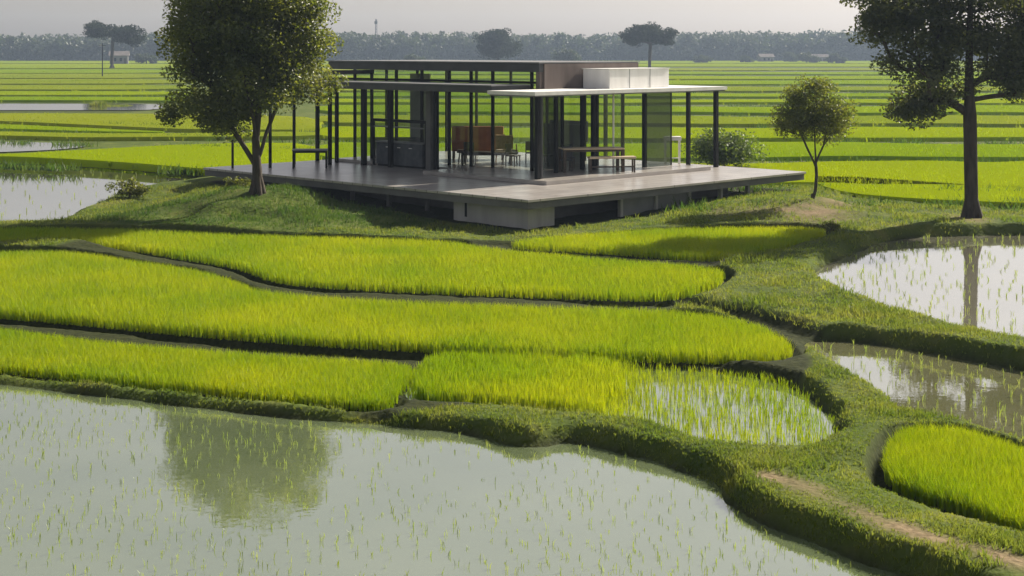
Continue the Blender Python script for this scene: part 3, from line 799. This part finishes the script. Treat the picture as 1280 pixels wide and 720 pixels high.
bx, by = G(1215, 272, .75)
gzb = float(ground_z([bx], [by])[0])
lob2 = [(-2.4, .2, 6.9, 1.7, 1.6, .95), (-1.9, -.3, 5.4, 1.35, 1.4, .9), (-1.75, .2, 4.15, 1.25, 1.2, .75), (-2.0, .2, 3.7, .9, 1.0, .5), (-3.0, .1, 7.9, 1.2, 1.2, .7), (-.7, .2, 6.4, 1.1, 1.2, .7), (-1.0, .2, 7.4, 1.2, 1.2, .6), (-.9, .3, 4.5, .8, .9, .5), (1.5, .2, 6.4, 1.7, 1.6, 1.0), (1.5, -.2, 5.2, 1.3, 1.3, .8), (2.4, .3, 4.9, 1.2, 1.2, .7), (0, 0, 8.3, 2.0, 1.9, 1.0), (2.1, .1, 7.7, 1.8, 1.7, 1.0)]
tree('tall_tree', 'tall dark tree with a straight trunk and layered leaf masses at the right edge', 'tree', (bx, by, gzb - .05),
     [(0, 0, 0), (-.03, 0, 1.5), (-.06, 0, 3.2), (-.10, 0, 5.2), (-.08, 0, 6.8), (0, 0, 8.8)], lob2, 205, 260, 0.15, 0.35, 0.26, 'leaf_dark', shell=0.5, flat=.6, gap=.9)
sx, sy = G(1016, 249, 1.08)
gzs = float(ground_z([sx], [sy])[0])
lob3 = [(-.55, 0, 3.0, .85, .9, .75), (.55, 0, 3.1, .85, .9, .8), (0, 0, 3.9, 1.0, 1.0, .75), (0, 0, 3.2, 1.2, 1.1, .9), (.75, .1, 2.6, .6, .6, .4), (-.75, .1, 2.6, .6, .6, .4), (0.25, .1, 4.3, .6, .6, .4)]
tree('small_tree', 'small slender tree with a rounded crown just right of the house deck', 'tree', (sx, sy, gzs - .03),
     [(0, 0, 0), (.10, 0, .35), (.14, 0, .9), (.11, 0, 1.5), (.08, 0, 2.1), (.03, 0, 3.4)], lob3, 85, 165, 0.11, 0.24, 0.065, 'leaf', shell=0.5, tip=.008, gap=.9, fork_at=.55, limbs=[[(.12, 0, 1.25), (-.2, 0, 1.9), (-.5, 0, 2.6), (-.65, 0, 3.3)], [(.11, 0, 1.4), (.4, .05, 2.0), (.6, .05, 2.8), (.6, 0, 3.5)]])

def bush(label, px, py, z, w, h, mat='leaf_bush', n=22, per=130, ls=.12, name='bush', group=None):
    x, y = G(px, py, z)
    gz_ = float(ground_z([x], [y])[0])
    tree(name, label, 'bush', (x, y, gz_ - .02), [(0, 0, 0), (0, 0, h * .25), (.05, 0, h * .55)],
         [(-w * .22, 0, h * .5, w * .3, w * .3, h * .38), (w * .2, 0, h * .45, w * .32, w * .3, h * .34), (0, 0, h * .62, w * .32, w * .3, h * .32)], n, per, ls, min(w, h) * .17, .05, mat, group, .8, .6, .3, .008)
bush('leafy light green bush behind the right end of the deck', 905, 211, .85, 3.4, 2.0, n=46, per=170, ls=.16)
bush('small bush on the water edge of the mound', 162, 249, .62, 1.6, .7, 'leaf', 18, 120, .10)
bush('low round shrub behind the trunk of the round tree', 300, 150, .7, 6, 3.4, 'leaf_bush', 30, 120, .35)
bush('dark little shrub on the deck side of the mound', 300, 232, 1.4, 1.5, .6, 'leaf', 16, 110, .10)
bush('tiny dark shrub at the right tip of the rice in front of the house', 1040, 290, .7, .5, .38, 'leaf', 8, 60, .07)

# distant trees
def far_tree(name, label, px, base_row, crown, trunk_h, n, per, ls, sig, rb, group=None):
    x, y = G(px, base_row, 0.7)
    tree(name, label, 'tree', (x, y, .65), [(0, 0, 0), (0, 0, trunk_h * .5), (0.2, 0, trunk_h), (0.1, 0, trunk_h * 1.35)], crown, n, per, ls, sig, rb, 'leaf_solitary', group, .5, .5, .4, .08, .25)
far_tree('umbrella_tree', 'dark flat-topped tree standing alone beyond the white roof box', 812, 88,
         [(0, 0, 10.8, 8.0, 6, 1.9), (-4.0, 0, 9.2, 4.2, 4, 1.5), (3.8, 0, 9.0, 4.6, 4, 1.5), (0, 0, 12.4, 5.4, 4.5, 1.0)], 7.0, 85, 150, .62, 1.0, .5)
far_tree('rounded_tree', 'hazy rounded tree in the far field beyond the dark roof', 622, 83.5,
         [(0, 0, 8.0, 6.6, 6, 4.2), (-3.4, 0, 6.4, 4, 4, 3), (3.5, 0, 6.2, 4, 4, 3), (0.5, 0, 11, 4.6, 4, 2.4), (-5, 0, 9.6, 2.2, 2, 1.4)], 5, 70, 150, .8, 1.5, .5)
far_tree('twin_topped_tree', 'wide far tree with two flat tops at the upper left', 140, 86,
         [(-4.2, 0, 13.2, 5.2, 5, 1.4), (4.6, 0, 12.2, 5.2, 5, 1.5), (0, 0, 11.2, 8.0, 6, 1.1), (5.5, 0, 9.2, 5.5, 5, 1.4), (-6, 0, 10.8, 3.5, 3, .8)], 8, 75, 130, .7, 1.1, .55)
for i, (px, base, w, h, lab) in enumerate([(708, 81, 13, 7, 'hazy low clump of trees behind the brown roof wall'), (878, 79, 8, 3.6, 'first dark bush in the far field right of the flat-topped tree'), (932, 78.5, 6, 3.4, 'dark bush left of the pale far houses'),
        (518, 81, 10, 4.2, 'hazy shrub in the field above the dark roof'), (1008, 79, 12, 5, 'hazy shrubs right of the pale far houses'), (1045, 79.5, 9, 4.2, 'hazy shrub nearest the top of the small tree on its right'),
        (183, 80.5, 9, 4.5, 'hazy shrub beside the far white house'), (988, 77.8, 6, 5, 'tall hazy shrub between the far houses')]):
    x, y = G(px, base, .7)
    tree('far_bush', lab, 'bush', (x, y, .6), [(0, 0, 0), (0, 0, h * .3), (0, 0, h * .6)], [(-w * .2, 0, h * .5, w * .3, 3, h * .4), (w * .22, 0, h * .42, w * .3, 3, h * .34), (0, 0, h * .62, w * .25, 3, h * .3)], 26, 90, .8, h * .16, .25, 'leaf_far', 'bushes in the far field', .8, .6, .3, .05)

# far wood along the horizon
C, S = [], []
for row, (dist, n) in enumerate([(775, 250), (805, 230), (850, 220)]):
    for i in range(n):
        x = (i / (n - 1) - .5) * 2 * dist * 0.62 + R.uniform(-3, 3)
        hgt = 8.6 + 3.0 * vnoise(np.array([x]), np.array([row * 40.]), 60, 3)[0] + 3.0 * vnoise(np.array([x]), np.array([row * 9.]), 11, 4)[0] + R.normal(0, .5) + row * .8
        px = 640 + x * F / dist
        if px > 850: hgt += 1.2
        nb = 7
        for k in range(nb):
            zz = hgt * (k + .6) / nb
            C.append((x + R.normal(0, 1.6), dist + R.normal(0, 2.5), .7 + zz * .98)); S.append(2.3 - .9 * (k / nb) ** 3)
me = mesh_polys('far_wood', *leaf_cloud(np.array(C), np.array(S), 46, 2.2, .8))
tag(link('far_wood', me, M['leaf_far']), 'long blue-grey belt of woodland along the whole horizon', 'wood', None, 'stuff')

# far houses, pole, mast
def far_house(label, px, base, w, d, h, rh, rz=0.15):
    x, y = G(px, base, .7)
    r = empty('far_house', (x, y, .7), rz); tag(r, label, 'house', 'pale houses before the wood')
    w_ = MB().box(-w / 2, w / 2, -d / 2, d / 2, -.3, h).build('wall', M['house_wall'], r)
    bm = MB()
    for sgn in (1,):
        o = .5
        pts = [(-w / 2 - o, -d / 2 - o, h), (w / 2 + o, -d / 2 - o, h), (w / 2 + o, d / 2 + o, h), (-w / 2 - o, d / 2 + o, h), (-w / 2 - o, 0, h + rh), (w / 2 + o, 0, h + rh)]
        vs = [bm.bm.verts.new(p) for p in pts]
        for f in ((0, 1, 5, 4), (2, 3, 4, 5), (0, 4, 3), (1, 2, 5), (3, 2, 1, 0)): bm.bm.faces.new([vs[k] for k in f])
    bm.build('roof', M['house_roof'], r)
    for k in (-.28, .05):
        MB().box(w * k, w * k + w * .14, -d / 2 - .05, -d / 2 + .02, h * .35, h * .75).build('window', M['steel'], r)
    MB().box(w * .28, w * .28 + w * .13, -d / 2 - .05, -d / 2 + .02, 0, h * .7).build('door', M['dark_wood'], r)
far_house('pale far house beside the bush in front of the right wood', 957, 77.6, 6.5, 5, 2.5, 1.5)
far_house('low long far house partly behind hazy shrubs', 1020, 77.4, 11, 5, 2.4, 1.4, -.1)
far_house('pale far house under the twin-topped tree at left', 149, 80.5, 7, 6, 3.6, 1.8, .2)
x, y = G(128, 97, .7)
r = empty('utility_pole', (x, y, .65)); tag(r, 'thin utility pole standing in the left far fields', 'pole')
MB().cyl((0, 0, -.2), (0, 0, 7.4), .13, .09).build('shaft', M['steel'], r)
MB().box(-.7, .7, -.05, .05, 6.9, 7.02).build('crossarm', M['steel'], r)
x, y = 640, 0
Ym = 900.0; xm = (470 - 640) * Ym / F
r = empty('radio_mast', (xm, Ym, .6)); tag(r, 'thin lattice radio mast rising above the distant wood', 'mast')
mb = MB(); hm = 24.5
for k in range(3):
    an = k * 2 * math.pi / 3
    mb.cyl((math.cos(an) * .9, math.sin(an) * .9, 0), (math.cos(an) * .5, math.sin(an) * .5, hm), .16, .12, 5)
for j in range(14):
    z0, z1 = hm * j / 14, hm * (j + 1) / 14
    for k in range(3):
        a0_, a1_ = k * 2 * math.pi / 3, (k + 1) * 2 * math.pi / 3; rr = .9 - .4 * j / 14
        mb.cyl((math.cos(a0_) * rr, math.sin(a0_) * rr, z0), (math.cos(a1_) * (rr - .03), math.sin(a1_) * (rr - .03), z1), .08, .08, 4)
mb.build('lattice', M['steel'], r)
MB().box(-.9, .9, -.6, .6, hm - 3, hm - 1.2).build('antenna_panel', M['grey'], r)
# low grassy islet on the far water strip
x0, y0 = G(118, 134, .62)
ix = R.uniform(0, 1, 700); xx = x0 + ix * (G(160, 134, .62)[0] - x0); yy = y0 + R.normal(0, .5, 700)
part = tufts(xx, yy, np.full(700, .55), .35 + .5 * np.exp(-((ix - .15) / .1) ** 2), 5, .12, .2, (.2, .9), False)
tag(link('grass', mesh_polys('grass', *part), M['grass']), 'low dark grassy hump on the far upper white water', 'grass', None, 'stuff')

# ------------------------------------------------------------------ the pavilion
PV = empty('pavilion', (A0[0], A0[1], 0), math.radians(45))
tag(PV, 'modern flat-roofed glass pavilion on a raised concrete deck amid rice fields', 'house')
def pbox(name, mat, a0, a1, b0, b1, z0, z1, parent=None, bev=0.0):
    return MB().box(a0, a1, b0, b1, z0, z1, bev).build(name, M[mat], parent or PV)
FZ = DZ + 0.15
# deck slab: tread on a fascia
pbox('deck', 'deck', 0, DA, 0, DB, DZ - .09, DZ, bev=.01)
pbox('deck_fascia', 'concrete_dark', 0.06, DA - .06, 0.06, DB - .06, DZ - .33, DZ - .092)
# base below the deck
bw = MB().box(.7, 2.03, .7, 4.42, .2, DZ - .333).build('base_wall', M['concrete'], PV)
MB().box(.694, .72, 3.72, 3.84, .75, DZ - .42).build('vent_slot', M['steel'], bw)
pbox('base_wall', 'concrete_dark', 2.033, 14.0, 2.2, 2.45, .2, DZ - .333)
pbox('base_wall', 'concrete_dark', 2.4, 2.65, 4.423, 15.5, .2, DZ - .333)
for a in (5.6, 7.6, 9.6, 11.6, 13.4):
    pbox('base_post', 'concrete', a, a + .14, .75, .9, .3, DZ - .333)
for a0, a1 in ((5.74, 7.6), (7.74, 9.6)):
    pbox('base_panel', 'grey', a0, a1, .85, .88, .3, DZ - .36)
for b in (6.4, 8.6, 10.8):
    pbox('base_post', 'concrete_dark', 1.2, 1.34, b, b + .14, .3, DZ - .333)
# interior floor steps
pbox('floor', 'floor', 4.35, 14.3, 3.3, 10.2, DZ + .003, FZ, bev=.008)
pbox('floor', 'floor', 6.3, 14.3, 10.203, 18.4, DZ + .003, FZ - .02, bev=.008)
# main roof
RM0, RM1 = 5.80, 6.15
rf = MB().box(7.2, 13.3, 6.42, 20.0, RM0, RM1, .012).build('main_roof', M['roof'], PV)
MB().box(7.15, 13.35, 6.37, 20.05, RM1 + .003, RM1 + .05).build('roof_edge', M['grey'], rf)
# low dark canopy along the left front
lc = MB().box(5.0, 7.197, 6.9, 19.2, 5.0, 5.26, .012).build('low_canopy', M['roof'], PV)
MB().box(4.96, 7.15, 6.86, 19.25, 5.263, 5.31).build('roof_edge', M['grey'], lc)
# white canopy on the right, L shaped
wc = MB().prism([(4.25, 3.8), (16.1, 3.8), (16.1, 11.0), (13.36, 11.0), (13.36, 6.36), (4.25, 6.36)], 4.98, 5.12).build('white_canopy', M['white'], PV)
MB().prism([(4.32, 3.87), (16.03, 3.87), (16.03, 10.9), (13.4, 10.9), (13.4, 6.30), (4.32, 6.30)], 4.93, 4.977).build('soffit', M['grey'], wc)
rb = MB().box(9.66, 13.44, 4.85, 6.30, 5.123, 5.90, .015).build('roof_box', M['white'], PV)
MB().box(9.62, 13.48, 4.81, 6.33, 5.903, 5.93).build('coping', M['white'], rb)
for a in (10.9, 12.2): MB().box(a - .012, a + .012, 4.838, 4.852, 5.125, 5.898).build('panel_joint', M['grey'], rb)
MB().cyl((13.9, 6.2, 5.123), (13.9, 6.2, 5.42), .05, n=10).build('vent_pipe', M['grey'], wc)
MB().cyl((15.9, 10.5, DZ + .005), (15.9, 10.5, 4.925), .045, n=10).build('downpipe', M['steel'], wc)
# brown upper wall facing right front
pbox('upper_wall', 'brown', 7.32, 13.2, 6.5, 6.72, 5.13, RM0 - .003)
pbox('upper_wall', 'brown', 7.45, 13.25, 6.36, 6.417, 5.13, RM1 - .02)
pbox('beam', 'steel', 7.22, 7.42, 6.75, 19.8, 5.32, 5.42)
# posts
def post(a, b, z0, z1, w=.16, mat='steel', name='post'):
    w *= .82
    return pbox(name, mat, a - w / 2, a + w / 2, b - w / 2, b + w / 2, z0, z1)
post(4.70, 4.1, FZ + .003, 4.927, .20); post(5.02, 4.2, FZ + .003, 4.927, .10, 'roof')
post(15.7, 4.1, DZ + .003, 4.927, .20); post(15.7, 5.6, DZ + .003, 4.927, .18); post(15.7, 10.4, DZ + .003, 4.927, .16)
post(11.9, 4.9, FZ + .003, 4.927, .18)
for b, w in ((15.7, .24), (13.9, .22), (17.6, .16), (19.0, .17)): post(5.8, b, DZ + .003, 4.997, w)
post(5.8, 11.35, DZ + .003, 4.997, .34, 'concrete_dark', 'column'); post(5.8, 11.0, DZ + .003, 4.997, .2)
post(4.75, 16.75, DZ + .003, 5.797, .16); pbox('beam', 'steel', 4.69, 7.2, 16.69, 16.81, 5.62, 5.797)
# glazing of the tall volume
def pane(a0, a1, b0, b1, z0, z1, mat='glass', frame=True):
    o = pbox('glass_panel', mat, a0, a1, b0, b1, z0, z1)
    return o
ZG0, ZG1 = FZ + .003, RM0 - .003
lb = [6.95, 9.2, 10.5, 11.85, 13.6, 15.3, 17.0, 18.2]
for i, b in enumerate(lb):
    post(7.32, b, ZG0 if b < 10 else FZ - .017, ZG1, .13)
    if i + 1 < len(lb): pane(7.31, 7.33, b + .07, lb[i + 1] - .07, ZG0, ZG1)
ra = [7.32, 9.1, 11.0, 11.25, 12.9]
for i, a in enumerate(ra):
    if i: post(a, 6.95, ZG0, 5.0, .14)
    if i + 1 < len(ra): pane(a + .07, ra[i + 1] - .07, 6.94, 6.96, ZG0, 5.0, 'glass_grey' if i == 0 else 'glass')
pbox('beam', 'steel', 7.39, 12.97, 6.88, 7.02, 5.003, 5.127)
bb = [6.95, 9.2, 11.5, 13.8, 16.1, 18.2]
for i, b in enumerate(bb):
    if i: post(12.97, b, FZ - .017, ZG1, .12)
    if i + 1 < len(bb): pane(12.96, 12.98, b + .08, bb[i + 1] - .07, FZ, ZG1)
la = [7.39, 9.2, 11.1, 12.9]
for i in range(3):
    pane(la[i] + .02, la[i + 1] - .07, 18.19, 18.21, FZ, ZG1)
    if i: post(la[i], 18.2, FZ - .017, ZG1, .12)
# smoked side panel and the sliding doors under the white canopy
pbox('glass_panel', 'glass_grey', 12.02, 13.6, 4.88, 4.91, FZ + .003, 4.927)
pbox('glass_panel', 'glass', 10.0, 11.8, 4.89, 4.91, FZ + .003, 4.927)
post(9.95, 4.9, FZ + .003, 4.927, .07, 'white'); post(13.65, 4.9, FZ + .003, 4.927, .06)
post(9.3, 6.0, FZ + .003, 4.927, .18); post(9.75, 5.8, FZ + .003, 4.927, .2)
post(7.3, 5.6, FZ + .003, 4.927, .16)
# inner partition walls
pbox('partition', 'grey', 9.6, 9.7, 15.7, 17.0, FZ, 5.6)
pbox('partition', 'grey', 11.2, 11.3, 7.7, 10.0, FZ, 3.5)
pbox('partition', 'grey', 12.2, 12.3, 8.4, 10.6, FZ + .9, 3.6)
# wall shelf between the posts over the counter
pbox('shelf', 'steel', 6.05, 6.30, 12.1, 15.4, 3.58, 3.70)
pbox('shelf_rail', 'grey', 6.10, 6.25, 12.1, 15.4, 3.34, 3.39)
pbox('shelf_bracket', 'steel', 6.12, 6.2, 15.42, 15.5, DZ + .003, 3.7); pbox('shelf_bracket', 'steel', 6.12, 6.2, 12.0, 12.08, DZ + .003, 3.7)
# terrace posts at the far left of the deck
post(.75, 18.3, DZ + .003, DZ + 1.2, .09, 'steel', 'railing_post')
post(1.9, 17.2, DZ + .003, 4.6, .12, 'steel'); post(3.9, 18.2, DZ + .003, 4.6, .12, 'steel')
pbox('beam', 'steel', 1.6, 5.0, 17.9, 18.0, 4.603, 4.7); pbox('beam', 'steel', 1.84, 1.96, 17.0, 18.6, 4.703, 4.8)

# ------------------------------------------------------------------ furniture
def furn(name, a, b, z, rz, label, cat, group=None):
    x, y = hw(a, b); r = empty(name, (x, y, z), rz); tag(r, label, cat, group); return r
def legs(r, w, d, h, t=.06, mat='dark_wood', ins=.06):
    for sx_ in (-1, 1):
        for sy_ in (-1, 1):
            x, y = sx_ * (w / 2 - ins), sy_ * (d / 2 - ins)
            MB().box(x - t / 2, x + t / 2, y - t / 2, y + t / 2, 0.003, h, .006).build('leg', M[mat], r)
def table(name, a, b, z, rz, w, d, h, label, cat='table', top='pale_wood', leg='dark_wood', tt=.05, t=.08):
    r = furn(name, a, b, z, rz, label, cat)
    MB().box(-w / 2, w / 2, -d / 2, d / 2, h - tt, h, .012).build('tabletop', M[top], r)
    MB().box(-w / 2 + .1, w / 2 - .1, -d / 2 + .1, d / 2 - .1, h - tt - .09, h - tt - .003).build('apron', M[leg], r)
    legs(r, w, d, h - tt - .003, t, leg); return r
def chair(a, b, z, rz, label, seat='slate', frame='dark_wood', back=.92, group='chairs in the house'):
    r = furn('chair', a, b, z, rz, label, 'chair', group)
    MB().box(-.24, .24, -.24, .24, .42, .48, .02).build('seat', M[seat], r)
    MB().box(-.23, .23, .20, .245, .56, back, .02).build('backrest', M[seat], r)
    for sx_ in (-1, 1):
        MB().box(sx_ * .21 - .02, sx_ * .21 + .02, -.22, -.18, .003, .42).build('leg', M[frame], r)
        MB().box(sx_ * .21 - .02, sx_ * .21 + .02, .20, .24, .003, .42).build('leg', M[frame], r)
        MB().box(sx_ * .21 - .018, sx_ * .21 + .018, .205, .24, .483, .56).build('back_post', M[frame], r)
    return r
FI = FZ
AL = math.radians(10)
table('dining_table', 8.9, 5.15, FI, AL, 2.5, 1.0, .95, 'long pale-topped dining table under the white canopy', top='pale_wood', t=.12)
chair(8.3, 6.0, FI, AL + math.pi, 'dark chair on the far side of the dining table, left one', back=1.0); chair(9.4, 6.9, FI, AL + .0, 'dark chair standing behind the dining table by the glass wall', back=1.0)
r = furn('bench', 9.05, 4.2, FI, AL, 'slim bench with a pale seat in front of the dining table', 'bench')
MB().box(-.95, .95, -.22, .22, .56, .64, .012).build('seat', M['pale_wood'], r); legs(r, 1.9, .44, .557, .06)
MB().box(-.9, .9, -.03, .03, .2, .25).build('stretcher', M['dark_wood'], r)
# rust lounge furniture
r = furn('sofa', 10.4, 13.3, FZ - .02, math.radians(-2), 'rust-brown high-backed sofa seen from behind inside the house', 'sofa')
MB().box(-1.15, 1.15, -.45, -.28, .38, 1.5, .03).build('backrest', M['rust'], r)
MB().box(-1.15, 1.15, -.277, .5, .38, .62, .04).build('seat', M['rust'], r)
for s_ in (-1, 1): MB().box(s_ * 1.06 - .09, s_ * 1.06 + .09, -.275, .5, .623, .85, .03).build('armrest', M['rust'], r)
legs(r, 2.3, .9, .377, .07)
r = furn('armchair', 10.0, 11.1, FZ - .02, math.radians(115), 'curved wooden armchair with pale cushion right of the rust sofa', 'armchair')
MB().box(-.38, .38, -.38, .36, .44, .56, .03).build('seat', M['cushion'], r)
MB().prism([(.38 * math.cos(t), .42 * math.sin(t)) for t in np.linspace(-.25, math.pi + .25, 13)] + [(.44 * math.cos(t), .48 * math.sin(t)) for t in np.linspace(math.pi + .25, -.25, 13)], .62, 1.2).build('backrest', M['wood'], r)
for s_ in (-1, 1):
    MB().cyl((s_ * .34, -.34, .003), (s_ * .38, -.30, .8), .03, .03, 8).build('leg', M['wood'], r)
    MB().cyl((s_ * .36, .34, .003), (s_ * .38, .28, .66), .03, .03, 8).build('leg', M['wood'], r)
table('coffee_table', 8.6, 10.9, FZ - .02, math.radians(3), 2.2, 1.0, .55, 'dark low table in front of the rust sofa', 'table', 'dark_wood', 'dark_wood')
for i, (a, b, lab) in enumerate([(8.2, 12.0, 'dark stool left of the low table in the house'), (9.3, 10.0, 'dark stool right of the low table, near the armchair'), (8.9, 12.7, 'dark stool half behind the thick column')]):
    r = furn('stool', a, b, FZ - .02, .4 * i, lab, 'stool', 'dark stools around the low table')
    MB().cyl((0, 0, .46), (0, 0, .54), .22, .24, 18).build('seat', M['dark_wood'], r)
    for k in range(4):
        an = math.pi / 4 + k * math.pi / 2
        MB().cyl((.2 * math.cos(an), .2 * math.sin(an), .003), (.13 * math.cos(an), .13 * math.sin(an), .458), .02, .022, 7).build('leg', M['dark_wood'], r)
for a, b, rz, lab in [(8.5, 9.2, 1.0, 'dark dining-style chair beside the low table, nearest the front glass'), (10.3, 9.8, 2.6, 'dark chair between the armchair and the grey screen'), (7.9, 11.2, .2, 'dark chair close behind the left front glass'), (9.6, 8.3, -.6, 'dark chair in front of the grey screen')]:
    chair(a, b, FZ, rz, lab, 'dark_wood', 'dark_wood', .95)
# counter under the low canopy
r = furn('counter', 6.35, 13.65, DZ, math.radians(45), 'slate-grey counter block beside the thick column on the left deck', 'counter')
MB().box(-.3, .3, -1.5, 1.5, .083, 1.02, .01).build('cabinet', M['slate'], r); MB().box(-.26, .26, -1.46, 1.46, .003, .08).build('plinth', M['steel'], r)
MB().box(-.34, .34, -1.54, 1.54, 1.023, 1.07, .01).build('worktop', M['grey'], r)
for k in (-.75, 0, .75): MB().box(-.325, -.303, k - .09, k + .09, .82, .85).build('handle', M['white'], r)
# outdoor table and sofa at the left
table('outdoor_table', 3.1, 16.0, DZ, math.radians(5), 1.5, .8, .80, 'dark slender table on the left deck between posts', 'table', 'grey', 'steel', .05, .07)
r = furn('outdoor_sofa', 8.6, 16.6, FZ - .02, math.radians(0), 'slate sofa with a pale cushion at the far left of the house', 'sofa')
MB().box(-1.1, 1.1, -.42, .42, .12, .45, .03).build('seat', M['slate'], r); MB().box(-1.1, 1.1, -.45, -.25, .453, .95, .04).build('backrest', M['slate'], r)
MB().box(-1.0, -.5, -.24, -.08, .456, .85, .05).build('cushion', M['cushion'], r); legs(r, 2.2, .84, .117, .06, 'steel')
# white side table at the right end
r = furn('side_table', 14.6, 5.6, DZ, math.radians(0), 'small white table with slim legs at the right end of the deck', 'table')
MB().box(-.36, .36, -.28, .28, 1.14, 1.30, .015).build('tabletop', M['white'], r); legs(r, .7, .54, 1.137, .05, 'white', .05)
MB().box(-.3, .3, -.02, .02, .35, .39).build('stretcher', M['white'], r)

# ------------------------------------------------------------------ air
def mk_haze():
    m, nt, out = new_mat('haze_air')
    pv = nd(nt, 'ShaderNodeVolumePrincipled')
    pv.inputs['Color'].default_value = (0.58, 0.74, 1.0, 1)
    pv.inputs['Density'].default_value = 0.0003
    pv.inputs['Anisotropy'].default_value = 0.25
    nt.links.new(pv.outputs[0], out.inputs['Volume'])
    o = MB().box(-700, 700, -80, 1010, -1.6, 30).build('haze', m)
    tag(o, 'thin pale haze over the fields, thickening towards the wood', 'haze', None, 'stuff')
mk_haze()

# ------------------------------------------------------------------ light, sky, camera
az, el = math.radians(SUN_AZ), math.radians(SUN_EL)
sd = Vector((math.sin(az) * math.cos(el), math.cos(az) * math.cos(el), math.sin(el)))
sl = bpy.data.lights.new('sun', 'SUN'); sl.energy = 5.0; sl.angle = math.radians(0.6); sl.color = (1.0, 0.90, 0.74)
so = bpy.data.objects.new('sun', sl); COL.objects.link(so); so.rotation_euler = sd.to_track_quat('Z', 'Y').to_euler(); so.location = (60, 60, 60)
w = bpy.data.worlds.new('World'); scene.world = w; w.use_nodes = True
wn = w.node_tree; wn.nodes.clear()
sky = wn.nodes.new('ShaderNodeTexSky'); sky.sky_type = 'NISHITA'; sky.sun_disc = False
sky.sun_elevation = el; sky.sun_rotation = az; sky.air_density = 1.0; sky.dust_density = 1.5; sky.ozone_density = 1.5; sky.altitude = 50
hs = wn.nodes.new('ShaderNodeHueSaturation'); hs.inputs['Saturation'].default_value = 0.35
bg = wn.nodes.new('ShaderNodeBackground'); bg.inputs['Strength'].default_value = 0.056
wo = wn.nodes.new('ShaderNodeOutputWorld')
wn.links.new(sky.outputs[0], hs.inputs['Color']); wt = wn.nodes.new('ShaderNodeMix'); wt.data_type = 'RGBA'; wt.blend_type = 'MULTIPLY'; wt.inputs[0].default_value = 1.0; wt.inputs[7].default_value = (1.07, 0.99, 0.955, 1)
wn.links.new(hs.outputs[0], wt.inputs[6]); wn.links.new(wt.outputs[2], bg.inputs['Color']); wn.links.new(bg.outputs[0], wo.inputs['Surface'])

cd = bpy.data.cameras.new('camera'); co = bpy.data.objects.new('camera', cd); COL.objects.link(co)
co.location = (0, 0, H); co.rotation_euler = (math.radians(90), 0, 0)
cd.sensor_width = 36; cd.lens = 36 * F / 1280; cd.shift_y = -(360 - YH) / 1280.0
cd.clip_end = 8000; cd.clip_start = 0.1
scene.camera = co

scene.view_settings.view_transform = 'Standard'; scene.view_settings.look = 'None'
scene.view_settings.exposure = 0.9; scene.view_settings.gamma = 1.0
scene.render.engine = 'CYCLES'
cy = scene.cycles
cy.use_denoising = True
try: cy.denoiser = 'OPENIMAGEDENOISE'
except Exception: pass
cy.max_bounces = 8; cy.diffuse_bounces = 3; cy.glossy_bounces = 3; cy.transmission_bounces = 4; cy.transparent_max_bounces = 12; cy.volume_bounces = 0
cy.caustics_reflective = False; cy.caustics_refractive = False
cy.use_adaptive_sampling = True; cy.adaptive_threshold = 0.02
